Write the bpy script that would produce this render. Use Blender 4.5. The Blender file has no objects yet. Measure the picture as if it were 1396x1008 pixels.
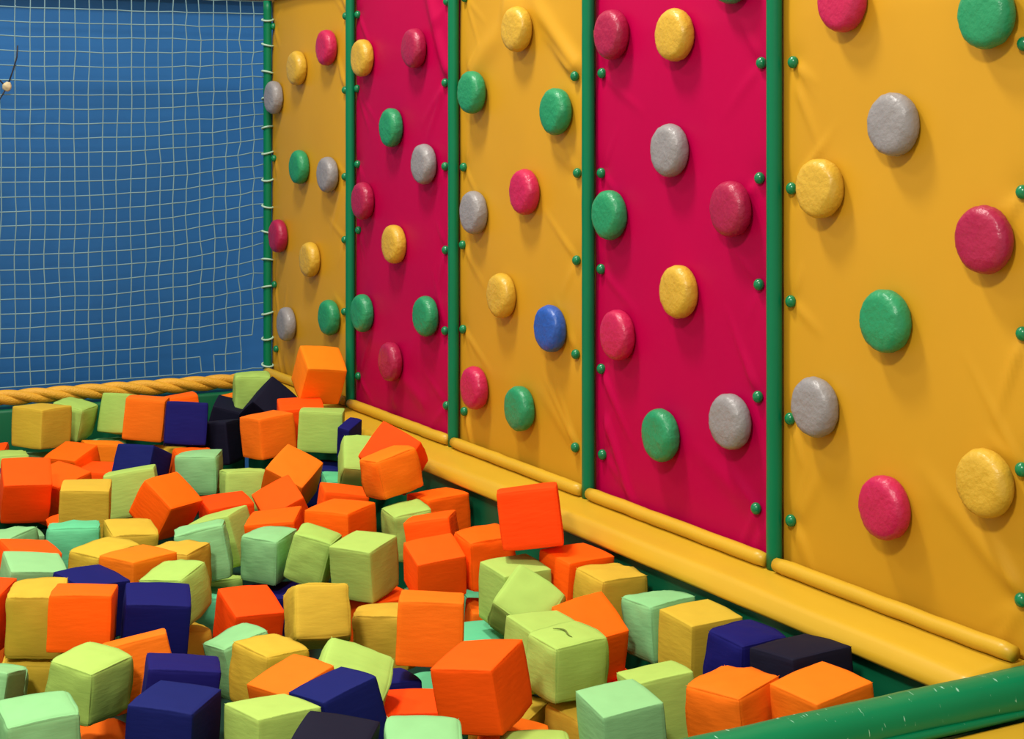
import bpy, bmesh, math, random
from mathutils import Vector, Matrix, Quaternion, noise

# ---------------------------------------------------------------- camera, light, exposure
scene = bpy.context.scene
C = scene.collection
F_PX, HORIZON, CAMX, CAMZ = 2247.0, 170.0, -2.571, 1.11
YAW = math.radians(28.6)
cam_d = bpy.data.cameras.new('camera')
cam = bpy.data.objects.new('camera', cam_d)
C.objects.link(cam)
cam_d.sensor_width = 36.0
cam_d.lens = F_PX / 1396.0 * 36.0
cam_d.shift_y = -(504.0 - HORIZON) / 1396.0
cam_d.clip_start = 0.05
cam.location = (CAMX, 0.0, CAMZ)
cam.rotation_euler = (math.radians(90), 0.0, -YAW)
scene.camera = cam
scene.view_settings.view_transform = 'Standard'
scene.view_settings.look = 'None'
scene.view_settings.gamma = 1.0
scene.view_settings.use_curve_mapping = False
scene.view_settings.exposure = 0.3

world = bpy.data.worlds.new('hall')
scene.world = world
world.use_nodes = True
bg = world.node_tree.nodes['Background']
bg.inputs[0].default_value = (1.0, 0.95, 0.88, 1)
bg.inputs[1].default_value = 0.50

def ceiling_lamp(loc, size, power, col=(1.0, 0.94, 0.85)):
    d = bpy.data.lights.new('ceiling_lamp', 'AREA')
    d.shape = 'DISK'; d.size = size; d.energy = power; d.color = col
    o = bpy.data.objects.new('ceiling_lamp', d); o.location = loc
    C.objects.link(o)
ceiling_lamp((-1.5, 4.4, 4.6), 0.7, 150)
ceiling_lamp((-4.0, 0.4, 4.2), 0.8, 270)
ceiling_lamp((-3.4, 5.6, 4.8), 0.9, 70)

# ---------------------------------------------------------------- helpers
def pt(px, py, x=None, y=None):
    """point of the place seen at a photo pixel on the plane x=const or y=const"""
    a, b = (px - 698.0) / F_PX, -(py - HORIZON) / F_PX
    dx = a * math.cos(YAW) + math.sin(YAW); dy = -a * math.sin(YAW) + math.cos(YAW)
    t = (x - CAMX) / dx if x is not None else y / dy
    return Vector((CAMX + t * dx, t * dy, CAMZ + t * b))

def obj(name, bm, mat, parent=None, smooth=True):
    me = bpy.data.meshes.new(name)
    bm.normal_update(); bm.to_mesh(me); bm.free()
    if smooth:
        for p in me.polygons: p.use_smooth = True
    if mat: me.materials.append(mat)
    o = bpy.data.objects.new(name, me); C.objects.link(o)
    if parent: o.parent = parent
    return o

def empty(name, loc):
    o = bpy.data.objects.new(name, None); o.location = loc; C.objects.link(o)
    o.empty_display_size = 0.05
    return o

def tag(o, label, cat, group=None):
    o['label'] = label; o['category'] = cat
    if group: o['group'] = group
    return o

def struct(o, label=None):
    o['kind'] = 'structure'
    if label: o['label'] = label
    return o

def box(bm, lo, hi):
    r = bmesh.ops.create_cube(bm, size=1.0)
    for v in r['verts']:
        v.co = Vector([(lo[i] + hi[i]) / 2 + v.co[i] * (hi[i] - lo[i]) for i in range(3)])

def bevel(bm, w, seg=3):
    bmesh.ops.bevel(bm, geom=bm.edges[:] + bm.verts[:], offset=w, segments=seg, profile=0.5, affect='EDGES')

def tube(bm, pts, r, n=8, closed=False, cap=True, rf=None):
    pts = [Vector(p) for p in pts]; rings = []
    up0 = None
    for i, p in enumerate(pts):
        a = pts[max(i - 1, 0)]; b = pts[min(i + 1, len(pts) - 1)]
        if closed: a = pts[i - 1]; b = pts[(i + 1) % len(pts)]
        d = (b - a).normalized()
        if up0 is None:
            up0 = Vector((0, 0, 1)) if abs(d.z) < 0.9 else Vector((1, 0, 0))
        s = d.cross(up0).normalized(); u = s.cross(d).normalized(); up0 = u
        rr = rf(i) if rf else r
        rings.append([bm.verts.new(p + (s * math.cos(2 * math.pi * k / n) + u * math.sin(2 * math.pi * k / n)) * rr) for k in range(n)])
    m = len(rings)
    for i in range(m if closed else m - 1):
        A, B = rings[i], rings[(i + 1) % m]
        for k in range(n):
            bm.faces.new((A[k], A[(k + 1) % n], B[(k + 1) % n], B[k]))
    if cap and not closed:
        bm.faces.new(rings[0][::-1]); bm.faces.new(rings[-1])

# ---------------------------------------------------------------- materials
def srgb(r, g, b):
    return tuple(((c / 255.0) / 12.92 if c / 255.0 <= 0.04045 else ((c / 255.0 + 0.055) / 1.055) ** 2.4) for c in (r, g, b)) + (1.0,)

def material(name, col, rough=0.5, bump=0.0, scale=60.0, vary=0.0, spec=0.5, sheen=0.0, mottle=0.0, stretch=(1, 1, 1), coat=0.0):
    m = bpy.data.materials.new(name); m.use_nodes = True
    nt = m.node_tree; b = nt.nodes['Principled BSDF']
    b.inputs['Roughness'].default_value = rough
    b.inputs['Specular IOR Level'].default_value = spec
    b.inputs['Sheen Weight'].default_value = sheen
    b.inputs['Coat Weight'].default_value = coat
    b.inputs['Base Color'].default_value = col
    tc = nt.nodes.new('ShaderNodeTexCoord'); mp = nt.nodes.new('ShaderNodeMapping')
    mp.inputs['Scale'].default_value = stretch
    nt.links.new(tc.outputs['Object'], mp.inputs[0])
    src = None
    if mottle > 0 or vary > 0:
        hs = nt.nodes.new('ShaderNodeHueSaturation'); hs.inputs['Color'].default_value = col
        if mottle > 0:
            n2 = nt.nodes.new('ShaderNodeTexNoise'); n2.inputs['Scale'].default_value = 3.0; n2.inputs['Detail'].default_value = 4
            nt.links.new(mp.outputs[0], n2.inputs['Vector'])
            r2 = nt.nodes.new('ShaderNodeMapRange'); r2.inputs[1].default_value = 0.3; r2.inputs[2].default_value = 0.7
            r2.inputs[3].default_value = 1 - mottle; r2.inputs[4].default_value = 1 + mottle
            nt.links.new(n2.outputs[0], r2.inputs[0]); nt.links.new(r2.outputs[0], hs.inputs['Value'])
        if vary > 0:
            oi = nt.nodes.new('ShaderNodeObjectInfo')
            r3 = nt.nodes.new('ShaderNodeMapRange'); r3.inputs[3].default_value = 0.5 - vary; r3.inputs[4].default_value = 0.5 + vary
            nt.links.new(oi.outputs['Random'], r3.inputs[0]); nt.links.new(r3.outputs[0], hs.inputs['Hue'])
        nt.links.new(hs.outputs[0], b.inputs['Base Color'])
    if bump > 0:
        n = nt.nodes.new('ShaderNodeTexNoise'); n.inputs['Scale'].default_value = scale; n.inputs['Detail'].default_value = 3
        nt.links.new(mp.outputs[0], n.inputs['Vector'])
        bp = nt.nodes.new('ShaderNodeBump'); bp.inputs['Strength'].default_value = bump; bp.inputs['Distance'].default_value = 0.01
        nt.links.new(n.outputs[0], bp.inputs['Height']); nt.links.new(bp.outputs[0], b.inputs['Normal'])
    return m

MAT = {
    'panel_yellow': material('yellow_vinyl', srgb(195, 145, 30), 0.45, 0.06, 5, mottle=0.03, spec=0.25),
    'panel_magenta': material('crimson_vinyl', srgb(173, 0, 65), 0.45, 0.06, 5, mottle=0.03, spec=0.1),
    'ledge_yellow': material('ledge_vinyl', srgb(197, 156, 37), 0.36, 0.12, 9, mottle=0.04, spec=0.3),
    'post_green': material('post_vinyl', srgb(0, 111, 70), 0.35, 0.08, 14, mottle=0.05, spec=0.25),
    'rail_green': material('rail_vinyl', srgb(0, 116, 72), 0.32, 0.15, 10, mottle=0.05, spec=0.3),
    'liner_green': material('liner_vinyl', srgb(0, 94, 59), 0.45, 0.12, 8, mottle=0.08),
    'cap_green': material('cap_plastic', srgb(0, 116, 68), 0.25),
    'hold_yellow': material('hold_yellow', srgb(197, 158, 48), 0.36, 0.30, 70, mottle=0.04, spec=0.4),
    'hold_green': material('hold_green', srgb(37, 136, 87), 0.36, 0.30, 70, mottle=0.04, spec=0.4),
    'hold_grey': material('hold_grey', srgb(136, 133, 133), 0.36, 0.30, 70, mottle=0.04, spec=0.4),
    'hold_crimson': material('hold_crimson', srgb(156, 24, 63), 0.36, 0.30, 70, mottle=0.04, spec=0.4),
    'hold_pink': material('hold_pink', srgb(182, 28, 74), 0.36, 0.30, 70, mottle=0.04, spec=0.4),
    'hold_blue': material('hold_blue', srgb(39, 83, 164), 0.36, 0.30, 70, mottle=0.04, spec=0.4),
    'blue_wall': material('blue_tarp', srgb(35, 100, 162), 0.6, 0.1, 2.5, mottle=0.06, spec=0.3),
    'net': material('net_cord', srgb(114, 149, 156), 0.8),
    'lashing': material('lashing_cord', srgb(162, 195, 173), 0.8),
    'rope': material('yellow_rope', srgb(211, 156, 34), 0.6, 0.4, 160, mottle=0.1),
    'beam': material('orange_beam', srgb(173, 109, 35), 0.5, 0.1, 6, mottle=0.1),
    'plywood': material('plywood', srgb(136, 101, 56), 0.7),
    'dark_cord': material('dark_cord', srgb(21, 26, 39), 0.7),
    'knot': material('knot_cord', srgb(188, 173, 136), 0.7),
    'fold': material('fold_shade', srgb(96, 112, 34), 0.8),  # dark lime standing for the shadow in a cover fold
    'pit_floor': material('pit_floor', srgb(8, 63, 45), 0.6),
}
CUBE_COL = {'R': (255, 87, 7), 'O': (238, 118, 18), 'N': (19, 22, 90), 'K': (20, 20, 38), 'L': (159, 191, 92), 'P': (131, 187, 125), 'M': (92, 185, 133), 'Y': (196, 163, 51)}
CUBE_WORD = {'R': 'bright orange-red', 'O': 'orange', 'N': 'navy blue', 'K': 'black', 'L': 'lime green', 'P': 'pale green', 'M': 'mint green', 'Y': 'mustard yellow'}
CUBE_MAT = {k: material('foam_cover_' + CUBE_WORD[k].replace(' ', '_'), srgb(*v), 0.72, 0.10, 3.5, vary=0.006, spec=0.10, mottle=0.03, stretch=(1, 1, 4.5))
            for k, v in CUBE_COL.items()}

# ---------------------------------------------------------------- the setting
POSTS = [6.915, 5.973, 5.070, 4.178, 3.287, 2.390]      # along the climbing wall
TOP = 1.66
NET_Y = 6.936
PIT_FLOOR = -0.552
bm = bmesh.new(); box(bm, (-3.2, 2.3, PIT_FLOOR - 0.1), (0.12, 7.1, PIT_FLOOR))
struct(obj('floor', bm, MAT['pit_floor'], smooth=False), 'dark green floor of the foam pit')
bm = bmesh.new(); box(bm, (0.052, 0.0, PIT_FLOOR - 0.1), (0.12, 6.97, 2.3))
struct(obj('wall_right', bm, MAT['plywood'], smooth=False), 'plywood wall behind the climbing panels')
bm = bmesh.new(); box(bm, (-4.2, 7.30, PIT_FLOOR - 0.1), (1.2, 7.4, 2.3))
struct(obj('wall_back', bm, MAT['blue_wall'], smooth=False), 'blue wall behind the white net')
bm = bmesh.new(); box(bm, (-4.2, 7.22, 1.685), (1.2, 7.298, 1.86)); bevel(bm, 0.02)
struct(obj('trim_1', bm, MAT['beam']), 'orange-brown beam along the top of the blue wall')
bm = bmesh.new(); box(bm, (-0.05, 2.4, TOP), (0.05, 6.9, TOP + 0.14)); bevel(bm, 0.02)
struct(obj('trim_2', bm, MAT['beam']), 'orange-brown padded beam above the climbing panels')

# ---------------------------------------------------------------- climbing panels
BOLTS = {  # photo pixels of the green bolt caps, by panel
 0: [(372, 36), (375, 216), (376, 388), (377, 476), (472, 22), (472, 123), (472, 241), (472, 327), (472, 425)],
 1: [(488, 20), (488, 121), (489, 224), (490, 314), (489, 513), (610, 2), (610, 113), (610, 227), (610, 341), (609, 451), (610, 553)],
 2: [(634, -3), (633, 116), (634, 228), (633, 334), (633, 449), (634, 561), (788, 104), (790, 236), (789, 355), (788, 483), (787, 610)],
 3: [(823, 100), (822, 236), (821, 367), (822, 503), (822, 620), (1040, 86), (1039, 243), (1038, 388), (1036, 541), (1035, 693)],
 4: [(1084, 85), (1081, 257), (1080, 411), (1079, 571), (1079, 710), (1395, 818), (1397, 640), (1398, 455), (1398, 262), (1399, 60)],
}
PANEL_LABEL = [
 'narrow yellow vinyl climbing panel in the corner beside the net',
 'crimson climbing panel between the corner yellow panel and the blue-hold yellow panel',
 'yellow climbing panel with the only blue hold',
 'crimson climbing panel between the blue-hold yellow panel and the end yellow panel',
 'yellow climbing panel at the end of the wall, above the green rail',
]
capb = bmesh.new()
bmesh.ops.create_uvsphere(capb, u_segments=12, v_segments=8, radius=0.0155)
for v in capb.verts:
    v.co.x *= 0.85
cap_me = bpy.data.meshes.new('bolt_cap'); capb.to_mesh(cap_me); capb.free()
cap_me.materials.append(MAT['cap_green'])
for p in cap_me.polygons: p.use_smooth = True
rnd = random.Random(11)
def panel_surface(i, bolts):
    y1, y0 = POSTS[i], POSTS[i + 1]
    w = y1 - y0
    folds = []
    rr = random.Random(40 + i)
    for b in bolts:
        cy = (y0 + y1) / 2
        side = 1 if b.y < cy else -1
        for k in range(2):
            ang = math.radians(rr.uniform(25, 70)) * rr.choice((-1, 1))
            folds.append((b.y, b.z, side * math.cos(ang), math.sin(ang), rr.uniform(0.08, 0.22), rr.uniform(0.004, 0.008), rr.uniform(0.007, 0.014)))
    extra = {2: [(4.235, 1.262, 0.77, 0.64, 0.34, 0.020, 0.028), (4.98, 1.27, -0.85, 0.5, 0.34, 0.014, 0.045), (4.75, 1.50, -0.95, -0.2, 0.35, 0.010, 0.05), (4.24, 0.10, 0.8, 0.6, 0.25, 0.006, 0.02)],
             1: [(5.12, 1.262, 0.5, 0.86, 0.34, 0.018, 0.026), (5.2, 1.45, 0.6, 0.8, 0.2, 0.012, 0.03), (5.6, 0.05, -0.6, 0.8, 0.3, 0.008, 0.03), (5.3, 0.1, 0.9, 0.35, 0.3, 0.007, 0.03)],
             3: [(4.11, 0.27, -0.5, -0.86, 0.33, 0.012, 0.016), (3.34, 0.11, 0.9, 0.4, 0.3, 0.007, 0.03), (3.34, 0.11, 0.5, -0.86, 0.12, 0.008, 0.012)],
             0: [(6.03, 1.55, 0.6, 0.8, 0.2, 0.012, 0.02), (6.75, 0.12, -0.5, -0.8, 0.2, 0.008, 0.02), (6.75, 0.18, -0.3, 0.95, 0.2, 0.007, 0.015)],
             4: [(2.47, 0.13, 0.8, 0.6, 0.3, 0.010, 0.025), (2.47, 0.13, 0.6, -0.8, 0.13, 0.008, 0.015), (3.22, 0.13, -0.6, 0.8, 0.22, 0.006, 0.02), (3.22, 0.13, -0.5, -0.86, 0.12, 0.007, 0.012), (3.22, 1.21, -0.5, -0.8, 0.15, 0.006, 0.012)]}
    folds += extra.get(i, [])
    def h(y, z):
        u = (y - y0) / w; v = z / TOP
        d = 0.020 * max(0.0, 4 * u * (1 - u)) ** 0.6 * min(1, 6 * v * (1 - v) + 0.15)
        for b in bolts:
            q = ((y - b.y) ** 2 + (z - b.z) ** 2)
            d -= 0.005 * math.exp(-q / 0.0018)
        for fy, fz, dy, dz, L, A, W in folds:
            a = (y - fy) * dy + (z - fz) * dz; c = -(y - fy) * dz + (z - fz) * dy
            if -0.02 < a < L * 1.3 and abs(c) < 3 * W:
                d += A * math.exp(-(c / W) ** 2) * max(0, min(1, a / 0.04)) * max(0, 1 - a / (L * 1.3)) ** 0.8
        d += 0.003 * noise.noise((y * 3.1 + i * 7, z * 2.3, 0.5))
        return max(d, -0.012)
    return h
SURF = []
panel_w = []
for i in range(5):
    y1, y0 = POSTS[i], POSTS[i + 1]
    bolts = [pt(px, py, x=-0.018) for px, py in BOLTS[i]]
    h = panel_surface(i, bolts); SURF.append(h)
    bm = bmesh.new(); ny, nz = 90, 150
    zb = 0.005
    g = [[bm.verts.new((-0.012 - h(y0 + (y1 - y0) * a / ny, max(zb + (TOP - zb) * c / nz, 0)), y0 + (y1 - y0) * a / ny, zb + (TOP - zb) * c / nz)) for c in range(nz + 1)] for a in range(ny + 1)]
    for a in range(ny):
        for c in range(nz):
            bm.faces.new((g[a][c], g[a][c + 1], g[a + 1][c + 1], g[a + 1][c]))
    # returns at the back so the panel has thickness
    rim = [g[a][0] for a in range(ny + 1)] + [g[ny][c] for c in range(1, nz + 1)] + [g[a][nz] for a in range(ny - 1, -1, -1)] + [g[0][c] for c in range(nz - 1, 0, -1)]
    back = [bm.verts.new((0.045, v.co.y, v.co.z)) for v in rim]
    for k in range(len(rim)):
        q = (k + 1) % len(rim)
        bm.faces.new((rim[k], rim[q], back[q], back[k]))
    bm.faces.new(back)
    bmesh.ops.recalc_face_normals(bm, faces=bm.faces[:])
    po = obj('climbing_sheet', bm, MAT['panel_magenta' if i in (1, 3) else 'panel_yellow'])
    tag(po, PANEL_LABEL[i], 'panel')
    for b in bolts:
        o = bpy.data.objects.new('bolt_cap', cap_me); C.objects.link(o)
        o.location = (-0.014 - h(b.y, b.z) - 0.006, b.y, b.z); o.parent = po
# ---------------------------------------------------------------- posts
POST_LABEL = ['green corner post lashed to the white net', 'green post between the corner yellow panel and its crimson neighbour',
              'green post between the crimson panel and the blue-hold yellow panel', 'green post between the blue-hold yellow panel and a crimson panel',
              'green post between the crimson panel and the end yellow panel', 'green post at the open end of the wall, past the end yellow panel']
for i, y in enumerate(POSTS):
    bm = bmesh.new()
    yy = y - 0.012 if i == 0 else y
    n = 40
    pts = [(-0.036 + 0.0008 * noise.noise((k * 0.6, i * 3.3, 0)), yy + 0.001 * noise.noise((k * 0.5, i * 2.1, 4)), 0.005 + (TOP - 0.004 - 0.005) * k / n) for k in range(n + 1)]
    tube(bm, pts, 0.0225, 14)
    for v in bm.verts: v.co.x = -0.036 + (v.co.x + 0.036) * 0.8
    tag(obj('padded_post', bm, MAT['post_green']), POST_LABEL[i], 'post')

# ---------------------------------------------------------------- ledge and pit liners
def ledge_profile(y):
    k = 0.006 * noise.noise((y * 2.3, 1.7, 0)); k2 = 0.006 * noise.noise((y * 1.7, 5.2, 2))
    w = 0.012 * noise.noise((y * 1.1, 9.1, 4))
    return [(0.04, 0.003), (-0.05, 0.003), (-0.09, -0.001 + 0.4 * k), (-0.125 + w, -0.005 + k), (-0.143 + w, -0.007 + k), (-0.153 + w, -0.011 + k), (-0.160 + 0.6 * w, -0.019 + k2),
            (-0.170 + 0.3 * w, -0.036 + k2), (-0.176, -0.051 + 0.4 * k), (-0.172, -0.058), (-0.160, -0.062), (-0.05, -0.062), (0.04, -0.062)]
ledge = empty('padded_ledge', (-0.08, 4.6, -0.06))
tag(ledge, 'long yellow padded ledge running along the foot of the climbing panels', 'ledge')
bm = bmesh.new(); rings = []
N = 110
for k in range(N + 1):
    y = 2.475 + (6.85 - 2.475) * k / N
    rings.append([bm.verts.new((x, y, z)) for x, z in ledge_profile(y)])
for k in range(N):
    for j in range(len(rings[0])):
        q = (j + 1) % len(rings[0])
        bm.faces.new((rings[k][j], rings[k][q], rings[k + 1][q], rings[k + 1][j]))
bm.faces.new(rings[0][::-1]); bm.faces.new(rings[-1])
bmesh.ops.recalc_face_normals(bm, faces=bm.faces[:])
for v in bm.verts: v.co -= ledge.location
obj('cushion', bm, MAT['ledge_yellow'], ledge)
for i in range(5):
    bm = bmesh.new(); y1, y0 = POSTS[i] - 0.022, max(POSTS[i + 1] + 0.022, 2.476)
    pts = [(-0.046 + 0.002 * noise.noise((k * 0.4, i, 0)), y0 + (y1 - y0) * k / 24, 0.022 + 0.0015 * noise.noise((k * 0.35, i * 2, 3))) for k in range(25)]
    tube(bm, pts, 0.019, 12, rf=lambda k: 0.0192 * (0.86 if k in (0, 24) else 1.0) + 0.0012 * noise.noise((k * 0.9, i * 5.0, 1)))
    for v in bm.verts: v.co -= ledge.location
    obj('edge_roll', bm, MAT['ledge_yellow'], ledge)

def pad(name, lo, hi, mat, label, bev=0.02, cat='padding'):
    bm = bmesh.new(); box(bm, lo, hi); bevel(bm, bev)
    return tag(obj(name, bm, MAT[mat]), label, cat)
pad('pit_liner', (-0.145, 2.48, PIT_FLOOR), (0.044, 6.85, -0.064), 'liner_green', 'green vinyl pit liner under the yellow ledge', 0.008)
pad('pit_liner', (-3.2, 6.865, PIT_FLOOR), (-0.15, 7.0, -0.052), 'liner_green', 'green vinyl pit liner under the twisted yellow rope', 0.012)
pad('pit_liner', (-3.2, 2.36, PIT_FLOOR), (-0.15, 2.46, -0.094), 'liner_green', 'green vinyl pit liner under the green padded rail', 0.012)

# near rail: vinyl sleeve with a lapped seam and a few white scuffs
rail_mat = MAT['rail_green']
nt = rail_mat.node_tree
tc = nt.nodes.new('ShaderNodeTexCoord'); mp = nt.nodes.new('ShaderNodeMapping'); mp.inputs['Scale'].default_value = (120, 30, 30)
nt.links.new(tc.outputs['Object'], mp.inputs[0])
nz = nt.nodes.new('ShaderNodeTexNoise'); nz.inputs['Scale'].default_value = 1.0; nz.inputs['Detail'].default_value = 5
nt.links.new(mp.outputs[0], nz.inputs['Vector'])
mr = nt.nodes.new('ShaderNodeMapRange'); mr.inputs[1].default_value = 0.67; mr.inputs[2].default_value = 0.72
nt.links.new(nz.outputs[0], mr.inputs[0])
mx = nt.nodes.new('ShaderNodeMix'); mx.data_type = 'RGBA'; mx.inputs[7].default_value = srgb(150, 200, 175)
pb = nt.nodes['Principled BSDF']; lk = pb.inputs['Base Color'].links[0].from_socket
nt.links.new(lk, mx.inputs[6]); nt.links.new(mr.outputs[0], mx.inputs[0]); nt.links.new(mx.outputs[2], pb.inputs['Base Color'])
rail = empty('padded_rail', (-1.4, 2.42, -0.03))
tag(rail, 'thick green padded rail with white scuffs along the pit edge', 'rail')
bm = bmesh.new()
pts = [(-3.2 + 3.16 * k / 80, 2.42 + 0.002 * noise.noise((k * 0.3, 0, 0)), -0.033) for k in range(81)]
tube(bm, pts, 0.05, 20, rf=lambda k: 0.05 + 0.0015 * noise.noise((k * 0.35, 2, 1)))
for v in bm.verts: v.co -= rail.location
obj('sleeve', bm, rail_mat, rail)
bm = bmesh.new()
pts = [(-0.95 + 1.05 * k / 30, 2.376 - 0.006 * math.sin(k / 30 * 3.1), -0.052 - 0.018 * (k / 30) + 0.012) for k in range(31)]
tube(bm, pts, 0.007, 8, rf=lambda k: 0.002 + 0.008 * math.sin(math.pi * min(1, (k + 1) / 32)))
for v in bm.verts: v.co -= rail.location
obj('lapped_seam', bm, rail_mat, rail)
pad('floor_pad', (-3.2, 1.75, -0.35), (0.05, 2.372, -0.062), 'ledge_yellow', 'yellow vinyl floor pad beyond the green rail', 0.02)

# ---------------------------------------------------------------- net, rope, cord
net = empty('safety_net', (-1.0, NET_Y, 0.0))
tag(net, 'pale square-mesh safety net hung in front of the blue wall', 'net')
NX0, NX1, NZ0, NZ1, PITCH = -2.3, -0.030, 0.03, TOP - 0.005, 0.0605
nc = int(round((NX1 - NX0) / PITCH)); nr = int(round((NZ1 - NZ0) / PITCH))
def node(c, r):
    x = NX1 - PITCH * (nc - c); z = NZ0 + (NZ1 - NZ0) * r / nr
    u = max(0.0, 1 - (NX1 - x) / 0.75)
    v = 1 - r / nr
    s = math.sin(math.pi * r / nr)
    z += 0.085 * u ** 1.6 * (0.25 + v) * s ** 0.7 * (1 if r < nr else 0)
    x += 0.010 * noise.noise((c * 0.35, r * 0.3, 1)) + (0.012 * noise.noise((c * 0.9, r * 0.9, 8)) * u)
    z += 0.005 * noise.noise((c * 0.4, r * 0.35, 5)) + 0.010 * noise.noise((c * 0.8, r * 0.8, 3)) * u
    y = 0.012 * noise.noise((c * 0.2, r * 0.2, 9))
    if c == nc: x = NX1
    return Vector((x + 1.0, y, z))
HOLE = {('h', nc - 1, 1), ('h', nc - 1, 2), ('v', nc, 1), ('v', nc - 1, 1), ('v', nc - 1, 0), ('h', nc - 2, 1), ('h', nc - 5, 1), ('v', nc - 4, 1), ('v', nc - 5, 1), ('h', nc - 8, 1)}
bm = bmesh.new()
def seg(a, b, r=0.0025):
    tube(bm, [a, (a + b) / 2 + Vector((0, 0, 0)), b], r, 5, cap=False)
for r in range(nr + 1):
    for c in range(nc):
        if ('h', c, r) not in HOLE: seg(node(c, r), node(c + 1, r))
for c in range(nc + 1):
    for r in range(nr):
        if ('v', c, r) not in HOLE: seg(node(c, r), node(c, r + 1))
nm = obj('net_mesh', bm, MAT['net'], net); nm['kind'] = 'stuff'
bm = bmesh.new()
tube(bm, [(NX1 + 1.004 + 0.004 * noise.noise((k * 0.5, 0, 0)), -0.004, NZ0 + (NZ1 - NZ0) * k / 40) for k in range(41)], 0.0048, 6)
obj('border_cord', bm, MAT['lashing'], net)
bm = bmesh.new()
tube(bm, [(NX0 + 1.0 + (NX1 - NX0) * k / 20, 0.0, NZ1 + 0.012) for k in range(21)], 0.006, 6)
obj('head_cord', bm, MAT['lashing'], net)
z = 0.05
k = 0
while z < TOP - 0.02:
    bm = bmesh.new()
    cxx, cyy = -0.036 + 1.0, -0.033
    ring = [(cxx + 0.024 * math.cos(t), cyy + 0.0265 * math.sin(t), 0.006 * math.sin(t + k)) for t in [2 * math.pi * j / 16 for j in range(16)]]
    tube(bm, ring, 0.0045, 6, closed=True)
    o = obj('lashing', bm, MAT['lashing'], net); o.location.z = z
    z += 0.118 + 0.02 * noise.noise((k * 1.3, 0, 0)); k += 1

rope = empty('twisted_rope', (-1.0, NET_Y - 0.01, -0.005))
tag(rope, 'thick twisted yellow rope along the foot of the net', 'rope')
for s in range(3):
    bm = bmesh.new(); pts = []
    M_ = 300
    for k in range(M_ + 1):
        x = -3.0 + 2.93 * k / M_
        a = x * 2 * math.pi / 0.34 + s * 2 * math.pi / 3
        zz = -0.004 + 0.004 * noise.noise((x * 1.3, 0, 0))
        pts.append((x + 1.0, 0.014 * math.cos(a) - 0.02, zz + 0.014 * math.sin(a)))
    tube(bm, pts, 0.020, 10)
    obj('strand', bm, MAT['rope'], rope)

cord = empty('tie_cord', pt(10, 118, y=NET_Y - 0.012))
tag(cord, 'dark tie cord with a small beige knot on the net', 'cord')
base = cord.location.copy()
for path in ([(24, 62), (23, 78), (17, 98), (11, 115)], [(-14, 96), (-6, 104), (2, 112), (9, 118)], [(9, 120), (4, 128), (-2, 138), (-8, 150)]):
    bm = bmesh.new(); tube(bm, [pt(a, b, y=NET_Y - 0.012) - base for a, b in path], 0.0032, 6)
    obj('string', bm, MAT['dark_cord'], cord)
bm = bmesh.new(); bmesh.ops.create_icosphere(bm, subdivisions=3, radius=0.019)
for v in bm.verts: v.co *= 1 + 0.25 * noise.noise(v.co * 90); v.co.y *= 0.7
obj('knot', bm, MAT['knot'], cord)

# ---------------------------------------------------------------- climbing holds
def hold_mesh(seed):
    bm = bmesh.new(); R, T = 0.072, 0.047
    prof = [(0.0, 1.0), (0.25, 1.0), (0.5, 0.99), (0.66, 0.975), (0.76, 0.95), (0.84, 0.905), (0.895, 0.845), (0.935, 0.77), (0.965, 0.68), (0.988, 0.58), (1.0, 0.46), (0.998, 0.34), (0.985, 0.22), (0.955, 0.10), (0.90, 0.0)]
    n = 56; rings = []
    for j, (r, t) in enumerate(prof):
        if j == 0:
            rings.append([bm.verts.new((-T * t, 0, 0))]); continue
        ring = []
        for k in range(n):
            a = 2 * math.pi * k / n
            w = 0.016 * max(0, r - 0.6) * noise.noise((math.cos(a) * 7, math.sin(a) * 7, seed * 3.7 + t * 1.5)) * 4
            w += 0.025 * noise.noise((math.cos(a) * 1.2, math.sin(a) * 1.2, seed * 1.9))
            puck = 0.04 * noise.noise((math.cos(a) * 2.2 * r, math.sin(a) * 2.2 * r, seed * 5.1)) + 0.09 * max(0, r - 0.5) * noise.noise((math.cos(a) * 9 * r, math.sin(a) * 9 * r, seed * 2.3))
            rr = R * r * (1 + w)
            ring.append(bm.verts.new((-T * (t + puck * t), rr * math.cos(a), rr * math.sin(a))))
        rings.append(ring)
    for k in range(n):
        bm.faces.new((rings[0][0], rings[1][k], rings[1][(k + 1) % n]))
    for j in range(1, len(rings) - 1):
        for k in range(n):
            bm.faces.new((rings[j][k], rings[j + 1][k], rings[j + 1][(k + 1) % n], rings[j][(k + 1) % n]))
    bm.faces.new(rings[-1])
    bmesh.ops.recalc_face_normals(bm, faces=bm.faces[:])
    me = bpy.data.meshes.new('climbing_hold'); bm.to_mesh(me); bm.free()
    for p in me.polygons: p.use_smooth = True
    me.materials.append(None)
    return me
hold_meshes = [hold_mesh(s) for s in range(6)]
W0, W1, W2, W3, W4 = 'corner yellow panel beside the net', 'crimson panel nearer the net', 'yellow panel holding the blue hold', 'crimson panel nearer the rail', 'end yellow panel above the rail'
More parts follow.
